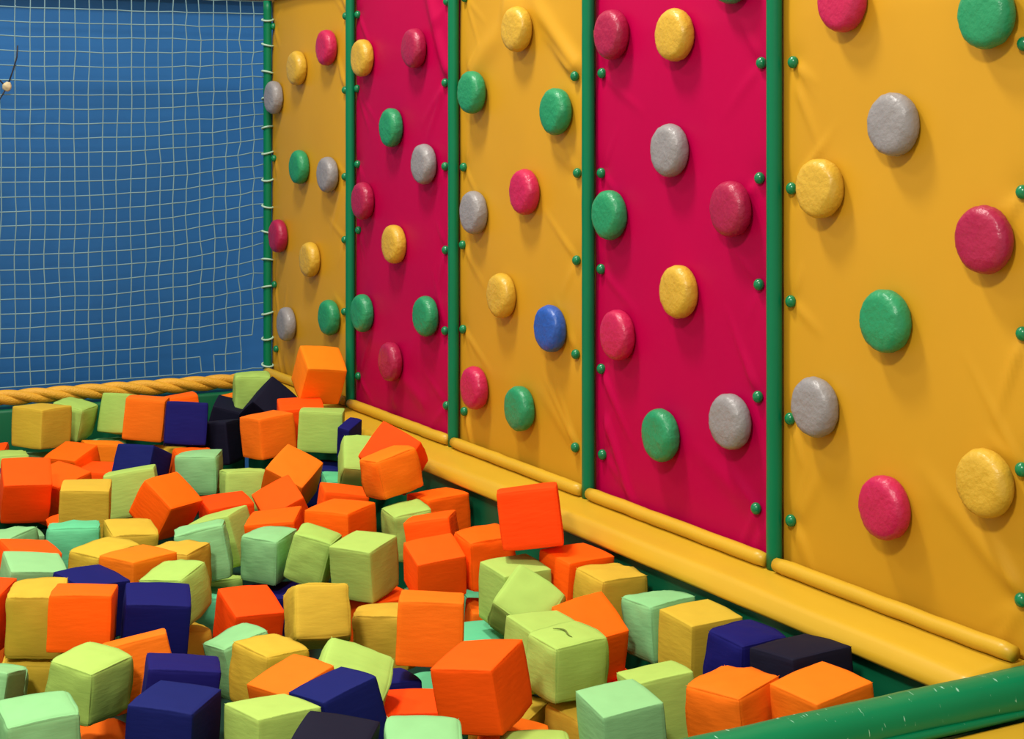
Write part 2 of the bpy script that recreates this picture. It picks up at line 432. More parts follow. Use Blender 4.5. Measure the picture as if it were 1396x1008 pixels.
HOLDS = [  # photo pixel, colour, label
 (446, 65, 'pink', 'pink round hold, only pink one on the ' + W0),
 (407, 93, 'yellow', 'upper of two yellow round holds on the ' + W0),
 (374, 133, 'grey', 'grey round hold, overlapping the corner post, on the ' + W0),
 (410, 228, 'green', 'upper of two green round holds on the ' + W0),
 (448, 238, 'grey', 'grey round hold, level with a green one, on the ' + W0),
 (381, 322, 'crimson', 'dark red round hold on the ' + W0),
 (425, 354, 'yellow', 'lower of two yellow round holds on the ' + W0),
 (393, 442, 'grey', 'lowest grey round hold on the ' + W0),
 (450, 433, 'green', 'lower of two green round holds on the ' + W0),
 (496, 79, 'yellow', 'upper of two yellow holds on the ' + W1),
 (567, 66, 'crimson', 'topmost dark red hold on the ' + W1),
 (536, 174, 'green', 'topmost green hold on the ' + W1),
 (580, 224, 'grey', 'grey round hold on the ' + W1),
 (496, 274, 'crimson', 'dark red hold against the post on the ' + W1),
 (540, 333, 'yellow', 'lower of two yellow holds on the ' + W1),
 (495, 427, 'green', 'green hold against the post of the ' + W1),
 (582, 431, 'green', 'green hold above the lowest red one on the ' + W1),
 (536, 493, 'crimson', 'lowest red hold on the ' + W1),
 (709, 40, 'yellow', 'upper of two yellow holds on the ' + W2),
 (648, 126, 'green', 'topmost green hold, beside the post, on the ' + W2),
 (759, 152, 'green', 'green hold above the pinkish red one on the ' + W2),
 (717, 262, 'pink', 'upper of two red holds on the ' + W2),
 (648, 290, 'grey', 'grey round hold on the ' + W2),
 (686, 403, 'yellow', 'lower of two yellow holds on the ' + W2),
 (752, 448, 'blue', 'blue round padded hold, the only blue one on the wall'),
 (648, 529, 'pink', 'lower of two red holds on the ' + W2),
 (710, 557, 'green', 'lowest green hold on the ' + W2),
 (836, 47, 'crimson', 'topmost dark red hold on the ' + W3),
 (923, 48, 'yellow', 'upper of two yellow holds on the ' + W3),
 (996, -33, 'green', 'green hold at the very top of the ' + W3),
 (916, 205, 'grey', 'upper of two grey holds on the ' + W3),
 (832, 293, 'green', 'green hold overlapping the post of the ' + W3),
 (999, 285, 'crimson', 'dark red hold between grey and yellow ones on the ' + W3),
 (928, 398, 'yellow', 'lower of two yellow holds on the ' + W3),
 (844, 457, 'pink', 'lowest red hold on the ' + W3),
 (903, 593, 'green', 'lowest green hold on the ' + W3),
 (997, 575, 'grey', 'lower of two grey holds on the ' + W3),
 (1151, 2, 'pink', 'topmost pink hold on the ' + W4),
 (1347, 20, 'green', 'topmost green hold on the ' + W4),
 (1221, 170, 'grey', 'upper of two grey holds on the ' + W4),
 (1120, 257, 'yellow', 'upper of two yellow holds on the ' + W4),
 (1344, 327, 'crimson', 'dark red wrinkled hold on the ' + W4),
 (1211, 438, 'green', 'lower green hold on the ' + W4),
 (1113, 555, 'grey', 'lower of two grey holds on the ' + W4),
 (1209, 692, 'pink', 'lowest pink hold on the ' + W4),
 (1345, 659, 'yellow', 'lower of two yellow holds on the ' + W4),
]
for k, (px, py, col, lab) in enumerate(HOLDS):
    p = pt(px, py, x=-0.048)
    pi = min(range(5), key=lambda i: abs(p.y - (POSTS[i] + POSTS[i + 1]) / 2))
    me = hold_meshes[k % 6]
    o = bpy.data.objects.new('climbing_hold', me); C.objects.link(o)
    hh = max(SURF[pi](p.y + a, p.z + b) for a in (-0.07, -0.05, -0.025, 0, 0.025, 0.05, 0.07) for b in (-0.07, -0.05, -0.025, 0, 0.025, 0.05, 0.07)) + 0.002
    o.location = (-0.0135 - hh, p.y, p.z)
    o.rotation_euler = (rnd.uniform(-3, 3), 0, rnd.uniform(-0.02, 0.02))
    o.material_slots[0].link = 'OBJECT'; o.material_slots[0].material = MAT['hold_' + col]
    tag(o, lab, 'climbing hold', 'round padded climbing holds on the wall')

# ---------------------------------------------------------------- foam cubes
def cube_mesh(seed, puff, wrinkle, rad):
    t = [-1, -0.965, -0.92, -0.85, -0.7, -0.5, -0.25, 0, 0.25, 0.5, 0.7, 0.85, 0.92, 0.965, 1]
    bm = bmesh.new(); cache = {}
    rr = random.Random(seed)
    ears = [1 + rr.uniform(-0.08, 0.03) * (1.0 if wrinkle > 0.6 else 0.5) for _ in range(8)]
    half = 1 - rad
    fold_dir = [Vector((rr.uniform(-1, 1), rr.uniform(-1, 1), rr.uniform(-1, 1))).normalized() for _ in range(3)]
    def vert(p):
        key = (round(p[0], 4), round(p[1], 4), round(p[2], 4))
        if key in cache: return cache[key]
        P = Vector(p); q = Vector([max(-half, min(half, c)) for c in P]); d = P - q
        n = d.normalized() if d.length > 1e-6 else P.normalized()
        # outward normal of the face the point lies on
        pos = q + n * rad if d.length > 1e-6 else P
        if d.length > 1e-6 and sum(abs(c) > 1e-6 for c in d) == 1: pos = P.copy()
        b = 1.0
        for ax in range(3):
            if abs(P[ax]) > 0.999: continue
            b *= (1 - P[ax] ** 2)
        w = noise.noise(P * 1.1 + Vector((seed * 3.1, 0, 0))) * 0.05
        f = 0.0
        for fd in fold_dir:
            s = P.dot(fd) * 9 + 2.5 * noise.noise(P * 1.3 + fd * 9)
            f += math.sin(s) * (0.5 + 0.5 * noise.noise(P * 1.5 + fd * 5))
        lift = puff * b + wrinkle * (w + 0.020 * f * min(1, b * 3 + 0.25))
        pos = pos + n * lift
        # uneven corners, soft covers
        k = 0.0
        for ci, cs in enumerate(((-1,-1,-1),(1,-1,-1),(-1,1,-1),(1,1,-1),(-1,-1,1),(1,-1,1),(-1,1,1),(1,1,1))):
            wgt = 1.0
            for ax in range(3): wgt *= (1 + P[ax] * cs[ax]) / 2
            k += wgt * ears[ci]
        pos = pos * k * 0.5
        v = bm.verts.new(pos); cache[key] = v
        return v
    for ax in range(3):
        a, b = (ax + 1) % 3, (ax + 2) % 3
        for s in (-1, 1):
            for i in range(len(t) - 1):
                for j in range(len(t) - 1):
                    vs = []
                    for (u, v) in ((t[i], t[j]), (t[i + 1], t[j]), (t[i + 1], t[j + 1]), (t[i], t[j + 1])):
                        p = [0, 0, 0]; p[ax] = s; p[a] = u; p[b] = v
                        vs.append(vert(p))
                    bm.faces.new(vs if s > 0 else vs[::-1])
    ext = max(abs(c) for v in bm.verts for c in v.co)
    for v in bm.verts: v.co *= 0.5 / ext * (1.0 if wrinkle > 0.6 else 0.995)
    me = bpy.data.meshes.new('foam_cube'); bm.to_mesh(me); bm.free()
    for p in me.polygons: p.use_smooth = True
    me.materials.append(None)
    return me
CRISP = [cube_mesh(s, 0.035, 0.35, 0.10) for s in range(5)]
SOFT = [cube_mesh(20 + s, 0.07, 1.0, 0.16) for s in range(6)]

# name, kind, colour, centre, quaternion, size
CUBES = [
('o_rail_a', 'fit', 'O', [-0.3716, 2.688, -0.1219], [0.7199, 0.0451, -0.0415, -0.6914], [0.1626, 0.1604, 0.1679]),
('o_rail_b', 'fit', 'O', [-0.4874, 2.8415, -0.1346], [0.8034, 0.0331, -0.0372, -0.5934], [0.1659, 0.163, 0.1585]),
('k_ledge', 'fit', 'K', [-0.2955, 2.8542, -0.1079], [0.717, -0.0264, -0.0348, -0.6958], [0.1618, 0.175, 0.1654]),
('n_ledge', 'fit', 'N', [-0.2697, 3.0925, -0.1385], [0.7259, 0.0189, 0.0217, -0.6872], [0.1493, 0.1525, 0.1651]),
('y_ledge', 'fit', 'Y', [-0.2519, 3.301, -0.1522], [0.7033, 0.0185, 0.0112, -0.7106], [0.1555, 0.1571, 0.1623]),
('m_ledge', 'fit', 'P', [-0.2554, 3.4677, -0.1503], [0.7154, -0.0043, -0.0395, -0.6976], [0.1433, 0.1536, 0.1573]),
('y_ledge_b', 'fit', 'Y', [-0.2554, 3.7089, -0.1408], [0.7078, 0.0105, 0.0226, -0.706], [0.1638, 0.1576, 0.1594]),
('r_ledge', 'fit', 'R', [-0.2639, 3.8712, -0.1305], [0.7483, 0.0144, 0.0353, -0.6623], [0.1461, 0.1641, 0.1519]),
('r_perched', 'fit', 'R', [-0.3581, 3.9547, 0.0318], [0.9629, -0.0817, -0.0395, -0.2541], [0.175, 0.1532, 0.1675]),
('l_under', 'fit', 'L', [-0.4282, 3.912, -0.1574], [0.7078, 0.0255, 0.0128, -0.7058], [0.1537, 0.1545, 0.1635]),
('l_diamond', 'fit', 'L', [-0.5015, 3.7185, -0.1435], [0.7802, 0.4055, 0.051, -0.4735], [0.1616, 0.1486, 0.149]),
('r_mid', 'fit', 'R', [-0.424, 3.5416, -0.1889], [0.6649, 0.1997, 0.0886, -0.7143], [0.1618, 0.1516, 0.1652]),
('l_front', 'fit', 'L', [-0.6207, 3.3146, -0.1432], [0.7281, 0.0244, 0.0133, -0.6849], [0.1459, 0.1629, 0.1472]),
('l_front_b', 'fit', 'L', [-0.5954, 3.4696, -0.169], [0.6851, -0.0162, 0.0284, -0.7277], [0.1582, 0.1518, 0.1618]),
('r_front', 'fit', 'R', [-0.8859, 3.2288, -0.1322], [0.8901, 0.0244, -0.0831, -0.4474], [0.1599, 0.1717, 0.1574]),
('m_front', 'fit', 'P', [-0.7069, 2.9385, -0.1664], [0.6508, 0.0518, -0.0234, -0.7571], [0.1581, 0.1442, 0.1553]),
('l_front_c', 'fit', 'L', [-0.5033, 3.0998, -0.2], [0.6121, -0.011, -0.0865, -0.7859], [0.1482, 0.1469, 0.1617]),
('m_bottom', 'fit', 'P', [-1.1701, 2.9368, -0.1666], [0.9726, 0.0761, -0.0068, -0.2198], [0.1669, 0.1759, 0.1703]),
('n_centre', 'fit', 'N', [-1.2272, 3.2172, -0.1372], [0.761, 0.0412, -0.1108, -0.6379], [0.1518, 0.1471, 0.1573]),
('k_bottom', 'fit', 'K', [-1.3493, 2.9789, -0.1458], [0.9472, 0.0615, 0.0563, -0.3097], [0.1529, 0.1645, 0.1676]),
('l_bottom', 'fit', 'L', [-1.3898, 3.1891, -0.1522], [0.7493, -0.0393, -0.0166, -0.6609], [0.1601, 0.1501, 0.1574]),
('y_centre', 'fit', 'Y', [-1.2089, 3.6869, -0.1847], [0.7865, -0.01, 0.0225, -0.6171], [0.1639, 0.1435, 0.1559]),
('o_centre', 'fit', 'O', [-1.2684, 3.3703, -0.15], [0.7989, 0.0815, -0.0881, -0.5894], [0.1486, 0.1477, 0.1476]),
('l_tilted', 'fit', 'L', [-1.1036, 3.4787, -0.1775], [0.8382, -0.4655, 0.2705, -0.0872], [0.1823, 0.1718, 0.1542]),
('y_block', 'fit', 'Y', [-0.964, 4.003, -0.1673], [0.9675, -0.2386, 0.0489, -0.0682], [0.1641, 0.1568, 0.1577]),
('o_block', 'fit', 'O', [-0.8112, 3.6432, -0.1248], [0.9693, -0.0487, 0.0338, -0.2384], [0.1673, 0.163, 0.1609]),
('r_wave', 'fit', 'R', [-1.0664, 4.2465, -0.2496], [0.9939, 0.1074, 0.0225, -0.0107], [0.1479, 0.1692, 0.1717]),
('m_hump', 'fit', 'P', [-1.2194, 3.8673, -0.2099], [0.7392, 0.041, -0.1238, -0.6607], [0.1597, 0.1398, 0.1539]),
('n_front', 'fit', 'N', [-1.5491, 3.3365, -0.147], [0.9334, 0.0144, 0.0218, -0.3579], [0.1527, 0.1645, 0.1533]),
('n_front_b', 'fit', 'N', [-1.4819, 3.5192, -0.1497], [0.9866, -0.0462, 0.0675, -0.1411], [0.1669, 0.1693, 0.1677]),
('n_tall', 'fit', 'N', [-1.3829, 4.0385, -0.136], [0.9893, 0.0422, 0.0409, -0.1334], [0.1672, 0.1692, 0.1611]),
('n_side', 'fit', 'N', [-1.47, 4.3636, -0.1577], [0.812, -0.0031, 0.0664, -0.5798], [0.1587, 0.1531, 0.1607]),
('r_tall', 'fit', 'R', [-1.565, 4.0289, -0.092], [0.981, -0.0298, 0.0243, -0.1901], [0.1569, 0.1447, 0.143]),
('y_tall', 'fit', 'Y', [-1.6322, 4.2307, -0.1366], [0.9872, 0.043, 0.0199, -0.1526], [0.151, 0.1614, 0.1768]),
('o_slab', 'fit', 'O', [-1.4942, 3.7846, -0.1618], [0.9821, -0.1182, -0.0803, -0.1231], [0.1591, 0.1637, 0.1585]),
('l_big', 'fit', 'L', [-1.6397, 3.6783, -0.1369], [0.877, 0.0376, 0.0416, -0.4772], [0.1442, 0.1499, 0.1357]),
('m_corner', 'fit', 'P', [-1.822, 3.3592, -0.135], [0.9989, 0.0141, -0.0213, -0.0388], [0.1594, 0.1636, 0.1721]),
('l_slope', 'fit', 'L', [-1.2438, 4.3079, -0.1424], [0.8956, 0.0606, -0.0875, -0.4319], [0.153, 0.1464, 0.1436]),
('m_left', 'fit', 'P', [-1.583, 4.517, -0.148], [0.9961, 0.049, 0.0633, -0.0362], [0.1597, 0.1721, 0.1752]),
('r_left', 'fit', 'R', [-1.5383, 4.7778, -0.1627], [0.997, 0.0188, 0.0715, 0.0237], [0.151, 0.1637, 0.1562]),
('m_slab', 'fit', 'M', [-1.373, 4.9273, -0.1504], [0.9911, -0.0478, 0.0276, -0.121], [0.1684, 0.1678, 0.1612]),
('y_flat', 'fit', 'Y', [-1.21, 4.8879, -0.1634], [0.9976, 0.0441, 0.0255, -0.0459], [0.1582, 0.1682, 0.1554]),
('y_flat_b', 'fit', 'Y', [-1.3536, 4.6415, -0.1555], [0.8468, 0.0188, -0.0042, -0.5316], [0.1514, 0.1714, 0.1651]),
('o_flat', 'fit', 'O', [-1.3084, 4.4541, -0.1439], [0.8427, -0.0132, -0.0021, -0.5382], [0.1513, 0.167, 0.1681]),
('y_wedge', 'fit', 'Y', [-1.1599, 4.5799, -0.1631], [0.9209, 0.0022, 0.0007, -0.3899], [0.1548, 0.1535, 0.1609]),
('p_slant', 'fit', 'P', [-1.0397, 4.7124, -0.155], [0.9771, -0.0679, -0.078, -0.1859], [0.1651, 0.1691, 0.1728]),
('l_slant', 'fit', 'L', [-0.8899, 4.9776, -0.1942], [0.9214, -0.0476, -0.1397, -0.3596], [0.1639, 0.1652, 0.1687]),
('r_vee', 'fit', 'R', [-0.9568, 5.3605, -0.1587], [0.8219, 0.149, 0.2384, -0.4954], [0.1585, 0.1589, 0.1474]),
('l_roof', 'fit', 'L', [-1.0022, 5.5972, -0.1517], [0.9816, -0.0701, -0.064, -0.1654], [0.1812, 0.1779, 0.159]),
('y_mid', 'fit', 'Y', [-1.2639, 5.2142, -0.108], [0.9897, 0.0083, 0.0241, -0.1407], [0.1598, 0.1715, 0.1709]),
('r_cube', 'fit', 'R', [-1.3681, 5.5863, -0.1079], [0.9783, 0.1913, 0.0096, -0.0791], [0.1649, 0.1692, 0.1592]),
('r_roof', 'fit', 'R', [-1.2216, 5.7397, -0.1697], [0.8673, 0.1088, 0.0198, -0.4854], [0.165, 0.1651, 0.169]),
('r_hump', 'fit', 'R', [-1.0271, 6.3309, -0.2038], [0.887, 0.1247, -0.0591, -0.4407], [0.1609, 0.1494, 0.1547]),
('n_low', 'fit', 'N', [-0.8528, 6.0262, -0.1656], [0.9047, -0.1869, 0.0781, -0.3748], [0.1612, 0.1626, 0.1573]),
('p_drape', 'fit', 'P', [-0.6893, 5.8417, -0.1619], [0.9691, -0.0017, -0.005, -0.2467], [0.1641, 0.1513, 0.1566]),
('n_back', 'fit', 'N', [-0.6279, 6.1977, -0.0498], [0.9818, -0.1109, 0.0529, -0.1449], [0.1663, 0.169, 0.1712]),
('o_back', 'fit', 'O', [-0.7102, 6.4591, -0.059], [0.979, -0.0238, 0.0573, -0.1944], [0.1634, 0.1574, 0.173]),
('l_back', 'fit', 'L', [-0.7306, 6.6746, -0.0765], [0.8524, -0.1157, 0.0425, -0.5082], [0.1647, 0.1599, 0.1697]),
('l_back_b', 'fit', 'L', [-0.9289, 6.7266, -0.0845], [0.9251, 0.0411, 0.0963, -0.365], [0.1518, 0.1636, 0.1508]),
('y_back', 'fit', 'Y', [-1.0856, 6.611, -0.0814], [0.8738, -0.022, 0.0131, -0.4855], [0.1705, 0.1663, 0.164]),
('o_corner', 'fit', 'O', [-0.175, 5.9531, 0.1421], [0.9696, 0.2335, 0.0419, -0.0593], [0.1664, 0.1683, 0.167]),
('l_corner', 'fit', 'L', [-0.2496, 6.5143, 0.0036], [0.9921, 0.0062, 0.01, -0.1251], [0.1605, 0.1639, 0.1633]),
('k_diamond', 'fit', 'K', [-0.2853, 6.2138, -0.0124], [0.8121, 0.4379, 0.2375, -0.3038], [0.1483, 0.1615, 0.1599]),
('k_back', 'fit', 'K', [-0.3463, 6.5177, -0.1149], [0.9624, 0.1021, 0.1153, -0.2236], [0.1552, 0.1649, 0.165]),
('k_front', 'fit', 'K', [-0.4701, 6.2984, -0.1524], [0.9345, -0.056, -0.0455, -0.3485], [0.1649, 0.1619, 0.1754]),
('r_corner', 'fit', 'R', [-0.2811, 5.8723, -0.0256], [0.9872, 0.0531, -0.0219, -0.149], [0.1759, 0.1702, 0.1715]),
('o_vee', 'fit', 'O', [-0.4502, 5.7665, -0.0338], [0.7622, 0.0025, -0.0515, -0.6453], [0.1572, 0.1563, 0.1566]),
('l_vee', 'fit', 'L', [-0.2849, 5.6592, -0.0138], [0.9763, -0.032, 0.0343, -0.2115], [0.1687, 0.1695, 0.1562]),
('l_side', 'fit', 'L', [-0.2693, 5.3514, -0.0809], [0.9206, -0.3628, 0.1007, -0.1034], [0.1466, 0.1561, 0.1619]),
('o_roof', 'fit', 'O', [-0.4742, 5.4637, -0.1419], [0.8636, 0.2906, 0.0962, -0.4007], [0.1613, 0.1615, 0.1608]),
('r_roof_b', 'fit', 'R', [-0.6613, 5.0319, -0.1495], [0.6463, 0.2664, -0.0665, -0.712], [0.166, 0.144, 0.1674]),
('r_pair', 'fit', 'R', [-0.6132, 4.6814, -0.1307], [0.8876, 0.0008, -0.0162, -0.4603], [0.1658, 0.1783, 0.1562]),
('r_pair_b', 'fit', 'R', [-0.7663, 4.8412, -0.1783], [0.9653, 0.0194, -0.0571, -0.2541], [0.1646, 0.1612, 0.1605]),
('o_tower', 'fit', 'O', [-0.4027, 4.7846, 0.0048], [0.7334, 0.0409, -0.1051, -0.6704], [0.1497, 0.1624, 0.14]),
('r_tower', 'fit', 'R', [-0.3039, 4.9742, 0.006], [0.7401, 0.4639, -0.0455, -0.4847], [0.1674, 0.1545, 0.1564]),
('r_gap', 'fit', 'R', [-0.2533, 4.7391, -0.1462], [0.7182, -0.0058, -0.0351, -0.6949], [0.159, 0.1577, 0.1615]),
('l_gap', 'fit', 'L', [-0.4076, 4.6394, -0.1503], [0.6533, 0.0326, -0.0487, -0.7549], [0.1672, 0.1396, 0.1658]),
('r_shelf', 'fit', 'R', [-0.411, 4.4541, -0.1441], [0.9502, -0.0672, -0.0653, -0.2972], [0.147, 0.1538, 0.1644]),
('r_centre', 'fit', 'R', [-0.5193, 4.2202, -0.1527], [0.649, 0.1258, 0.0427, -0.7491], [0.1472, 0.1534, 0.1327]),
('r_behind', 'fit', 'R', [-0.3692, 4.2051, -0.1376], [0.6599, 0.0292, -0.0157, -0.7506], [0.1596, 0.1508, 0.1633]),
('l_cube', 'fit', 'L', [-0.6595, 4.3997, -0.1703], [0.8779, 0.0503, -0.0263, -0.4755], [0.1509, 0.1539, 0.1598]),
('l_lean', 'fit', 'L', [-0.7639, 4.5411, -0.1603], [0.9366, 0.0345, 0.127, -0.3247], [0.1345, 0.1498, 0.1579]),
('p_cube', 'fit', 'P', [-0.8501, 4.6749, -0.1754], [0.918, 0.0325, 0.0181, -0.3949], [0.1299, 0.1534, 0.1484]),
('y_b1', 'low', 'Y', [-0.7187, 3.4125, -0.3249], [0.8863, 0.055, 0.0228, -0.4592], [0.1632, 0.1632, 0.1632]),
('y_b2', 'low', 'Y', [-0.5869, 3.2637, -0.3079], [0.9984, 0.008, -0.0153, 0.0537], [0.1632, 0.1632, 0.1632]),
('l_b1', 'low', 'L', [-0.8294, 3.0841, -0.2919], [0.9752, 0.007, -0.0142, -0.2209], [0.1632, 0.1632, 0.1632]),
('r_b1', 'low', 'R', [-0.3744, 3.5204, -0.3651], [0.9957, 0.0412, -0.0817, -0.0165], [0.1632, 0.1632, 0.1632]),
('o_b0', 'low', 'O', [-0.8062, 3.2485, -0.326], [0.9645, 0.0851, 0.0975, -0.2304], [0.1632, 0.1632, 0.1632]),
('y_b3', 'low', 'Y', [-0.7527, 4.0658, -0.27], [0.9719, -0.0212, 0.0118, -0.234], [0.1632, 0.1632, 0.1632]),
('o_b1', 'low', 'O', [-0.6636, 4.228, -0.3344], [0.9969, -0.0388, -0.0375, 0.0576], [0.1632, 0.1632, 0.1632]),
('n_b1', 'low', 'N', [-0.9127, 3.704, -0.3257], [0.997, -0.057, 0.0135, -0.0501], [0.1632, 0.1632, 0.1632]),
('r_b2', 'low', 'R', [-0.9535, 3.4323, -0.2923], [0.98, 0.0011, 0.0053, -0.1991], [0.1632, 0.1632, 0.1632]),
('n_b2', 'low', 'N', [-0.9463, 4.4038, -0.3542], [0.985, -0.0451, -0.0632, -0.1542], [0.1632, 0.1632, 0.1632]),
('y_b4', 'low', 'Y', [-1.2416, 4.3417, -0.3237], [0.9918, -0.0353, 0.0323, 0.1189], [0.1632, 0.1632, 0.1632]),
('r_b3', 'low', 'R', [-1.7544, 4.3679, -0.1466], [0.973, 0.0025, 0.0372, -0.2277], [0.1632, 0.1632, 0.1632]),
('p_b1', 'low', 'P', [-1.7744, 4.0714, -0.2868], [0.9906, 0.0399, 0.0453, -0.1227], [0.1632, 0.1632, 0.1632]),
('p_b2', 'low', 'P', [-1.8342, 3.9012, -0.2145], [0.9583, -0.1125, 0.0777, -0.251], [0.1632, 0.1632, 0.1632]),
('y_b5', 'low', 'Y', [-1.6401, 4.2387, -0.2978], [0.9809, 0.0488, 0.0285, -0.186], [0.1632, 0.1632, 0.1632]),
('r_b4', 'low', 'R', [-1.5874, 4.4178, -0.3246], [0.9988, -0.0112, 0.047, -0.0032], [0.1632, 0.1632, 0.1632]),
('o_b2', 'low', 'O', [-1.6097, 4.5831, -0.4002], [0.9986, 0.0491, 0.0198, 0.0034], [0.1632, 0.1632, 0.1632]),
('o_b3', 'low', 'O', [-1.5908, 3.7511, -0.351], [0.9926, 0.0414, -0.0283, 0.1104], [0.1632, 0.1632, 0.1632]),
('m_b1', 'low', 'M', [-1.2535, 4.5678, -0.3657], [0.9924, 0.0169, -0.0376, -0.116], [0.1632, 0.1632, 0.1632]),
('r_b5', 'low', 'R', [-0.9576, 6.1721, -0.2543], [0.943, 0.0203, -0.0015, -0.3322], [0.1632, 0.1632, 0.1632]),
('o_b4', 'low', 'O', [-0.8655, 6.5383, -0.2331], [0.9963, -0.0349, 0.0552, -0.0562], [0.1632, 0.1632, 0.1632]),
('n_b3', 'low', 'N', [-0.7707, 6.2214, -0.2778], [0.994, -0.0278, 0.0403, 0.0981], [0.1632, 0.1632, 0.1632]),
('y_b6', 'low', 'Y', [-0.6335, 6.4008, -0.2521], [0.9969, 0.015, 0.0467, -0.0613], [0.1632, 0.1632, 0.1632]),
('r_b6', 'low', 'R', [-0.6534, 6.0447, -0.1969], [0.9962, 0.0245, 0.0532, -0.0643], [0.1632, 0.1632, 0.1632]),
('l_b2', 'low', 'L', [-0.6342, 6.5563, -0.3828], [0.9964, -0.0179, 0.0665, -0.0487], [0.1632, 0.1632, 0.1632]),
('r_b7', 'low', 'R', [-0.4954, 6.7077, -0.1002], [0.9944, -0.0444, -0.0532, -0.0803], [0.1632, 0.1632, 0.1632]),
('p_b3', 'low', 'P', [-0.8004, 6.7307, -0.2563], [0.9976, -0.0603, 0.006, -0.0333], [0.1632, 0.1632, 0.1632]),
('l_b3', 'low', 'L', [-1.2479, 6.4846, -0.2253], [0.9988, -0.031, 0.0287, -0.024], [0.1632, 0.1632, 0.1632]),
('p_b4', 'low', 'P', [-1.1218, 6.6386, -0.2724], [0.9547, -0.0361, -0.0341, 0.2934], [0.1632, 0.1632, 0.1632]),
('n_b4', 'low', 'N', [-1.281, 6.3106, -0.2621], [0.9988, -0.023, 0.0382, 0.0223], [0.1632, 0.1632, 0.1632]),
('p_b5', 'low', 'P', [-1.4033, 6.1195, -0.2316], [0.9935, -0.0223, -0.0143, -0.1104], [0.1632, 0.1632, 0.1632]),
('r_b8', 'low', 'R', [-1.261, 6.7451, -0.2455], [0.9886, 0.0032, -0.0323, -0.1471], [0.1632, 0.1632, 0.1632]),
('r_b9', 'low', 'R', [-1.2544, 5.3806, -0.2267], [0.9835, -0.056, -0.126, -0.1172], [0.1632, 0.1632, 0.1632]),
('m_b2', 'low', 'P', [-1.4961, 5.2671, -0.2349], [0.9172, -0.0098, -0.0501, -0.3951], [0.1632, 0.1632, 0.1632]),
('o_b5', 'low', 'O', [-0.9819, 5.7709, -0.2963], [0.9995, -0.0282, -0.0136, 0.0027], [0.1632, 0.1632, 0.1632]),
('n_b5', 'low', 'N', [-0.2356, 5.5123, -0.0278], [0.8925, 0.143, 0.0229, -0.4273], [0.051, 0.102, 0.1326]),
('n_b7', 'low', 'N', [-0.3037, 5.6243, -0.2055], [0.9664, 0.0083, 0.0321, -0.2549], [0.1632, 0.1632, 0.1632]),
('l_b4', 'low', 'L', [-0.5886, 5.6494, -0.2019], [0.9928, -0.086, 0.0135, -0.0825], [0.1632, 0.1632, 0.1632]),
('r_b10', 'low', 'R', [-0.4525, 5.8197, -0.2765], [0.9881, 0.0464, 0.0057, 0.1466], [0.1632, 0.1632, 0.1632]),
('r_b11', 'low', 'R', [-0.7549, 5.3352, -0.2291], [0.998, 0.0354, -0.0342, -0.0403], [0.1632, 0.1632, 0.1632]),
('r_b12', 'low', 'R', [-0.4108, 5.1663, -0.199], [0.9857, -0.0, 0.0786, -0.1492], [0.1632, 0.1632, 0.1632]),
('m_b3', 'low', 'M', [-0.2815, 5.4616, -0.2215], [0.9892, 0.0228, 0.0284, -0.142], [0.1632, 0.1632, 0.1632]),
('r_b13', 'low', 'R', [-0.2599, 5.7646, -0.2558], [0.9965, -0.0743, -0.0032, 0.0386], [0.1632, 0.1632, 0.1632]),
('m_b4', 'low', 'M', [-1.0485, 4.6567, -0.3308], [0.9997, -0.0097, 0.0139, -0.0188], [0.1632, 0.1632, 0.1632]),
('l_b5', 'low', 'L', [-0.9528, 4.8391, -0.3486], [0.9899, -0.1094, -0.0249, -0.0865], [0.1632, 0.1632, 0.1632]),
('n_b8', 'low', 'N', [-0.8324, 4.6335, -0.3501], [0.9945, 0.0211, -0.0052, -0.1028], [0.1632, 0.1632, 0.1632]),
('m_b5', 'low', 'M', [-0.4897, 3.9881, -0.3495], [0.9966, 0.0626, 0.002, -0.0533], [0.1632, 0.1632, 0.1632]),
('m_b6', 'low', 'M', [-0.2909, 4.3541, -0.3475], [0.9948, 0.042, 0.0072, -0.0929], [0.1632, 0.1632, 0.1632]),
('o_b6', 'low', 'O', [-0.3699, 4.1442, -0.338], [0.9828, 0.006, 0.0367, -0.1808], [0.1632, 0.1632, 0.1632]),
('r_b14', 'low', 'R', [-0.6078, 4.4036, -0.3339], [0.9997, 0.0106, -0.0052, 0.0232], [0.1632, 0.1632, 0.1632]),
('m_b7', 'low', 'M', [-0.7248, 3.8258, -0.3943], [0.9864, 0.0136, 0.0304, 0.1607], [0.1632, 0.1632, 0.1632]),
('o_b7', 'low', 'O', [-0.2376, 6.7582, -0.0899], [0.9945, -0.0283, -0.0796, -0.0613], [0.102, 0.102, 0.102]),
('outside1', 'outside', 'N', [-0.7013, 2.589, -0.1994], [0.976, 0.0458, 0.0405, -0.209], [0.16, 0.16, 0.16]),
('outside2', 'outside', 'P', [-0.9153, 2.5729, -0.1508], [0.9994, -0.0247, 0.016, 0.0168], [0.16, 0.16, 0.16]),
('outside3', 'outside', 'Y', [-1.1099, 2.5824, -0.1511], [0.9959, 0.0551, 0.0648, 0.0319], [0.16, 0.16, 0.16]),
('outside4', 'outside', 'O', [-1.3286, 2.5961, -0.201], [0.9842, -0.0193, 0.0395, 0.1713], [0.16, 0.16, 0.16]),
('outside5', 'outside', 'P', [-1.5292, 2.5995, -0.1791], [0.9996, -0.0144, -0.0006, 0.024], [0.16, 0.16, 0.16]),
('outside6', 'outside', 'N', [-1.7033, 2.6098, -0.1644], [0.9971, -0.0113, -0.0305, -0.0682], [0.16, 0.16, 0.16]),
('outside7', 'outside', 'R', [-1.9341, 2.6289, -0.167], [0.9737, -0.0179, 0.0176, 0.2264], [0.16, 0.16, 0.16]),
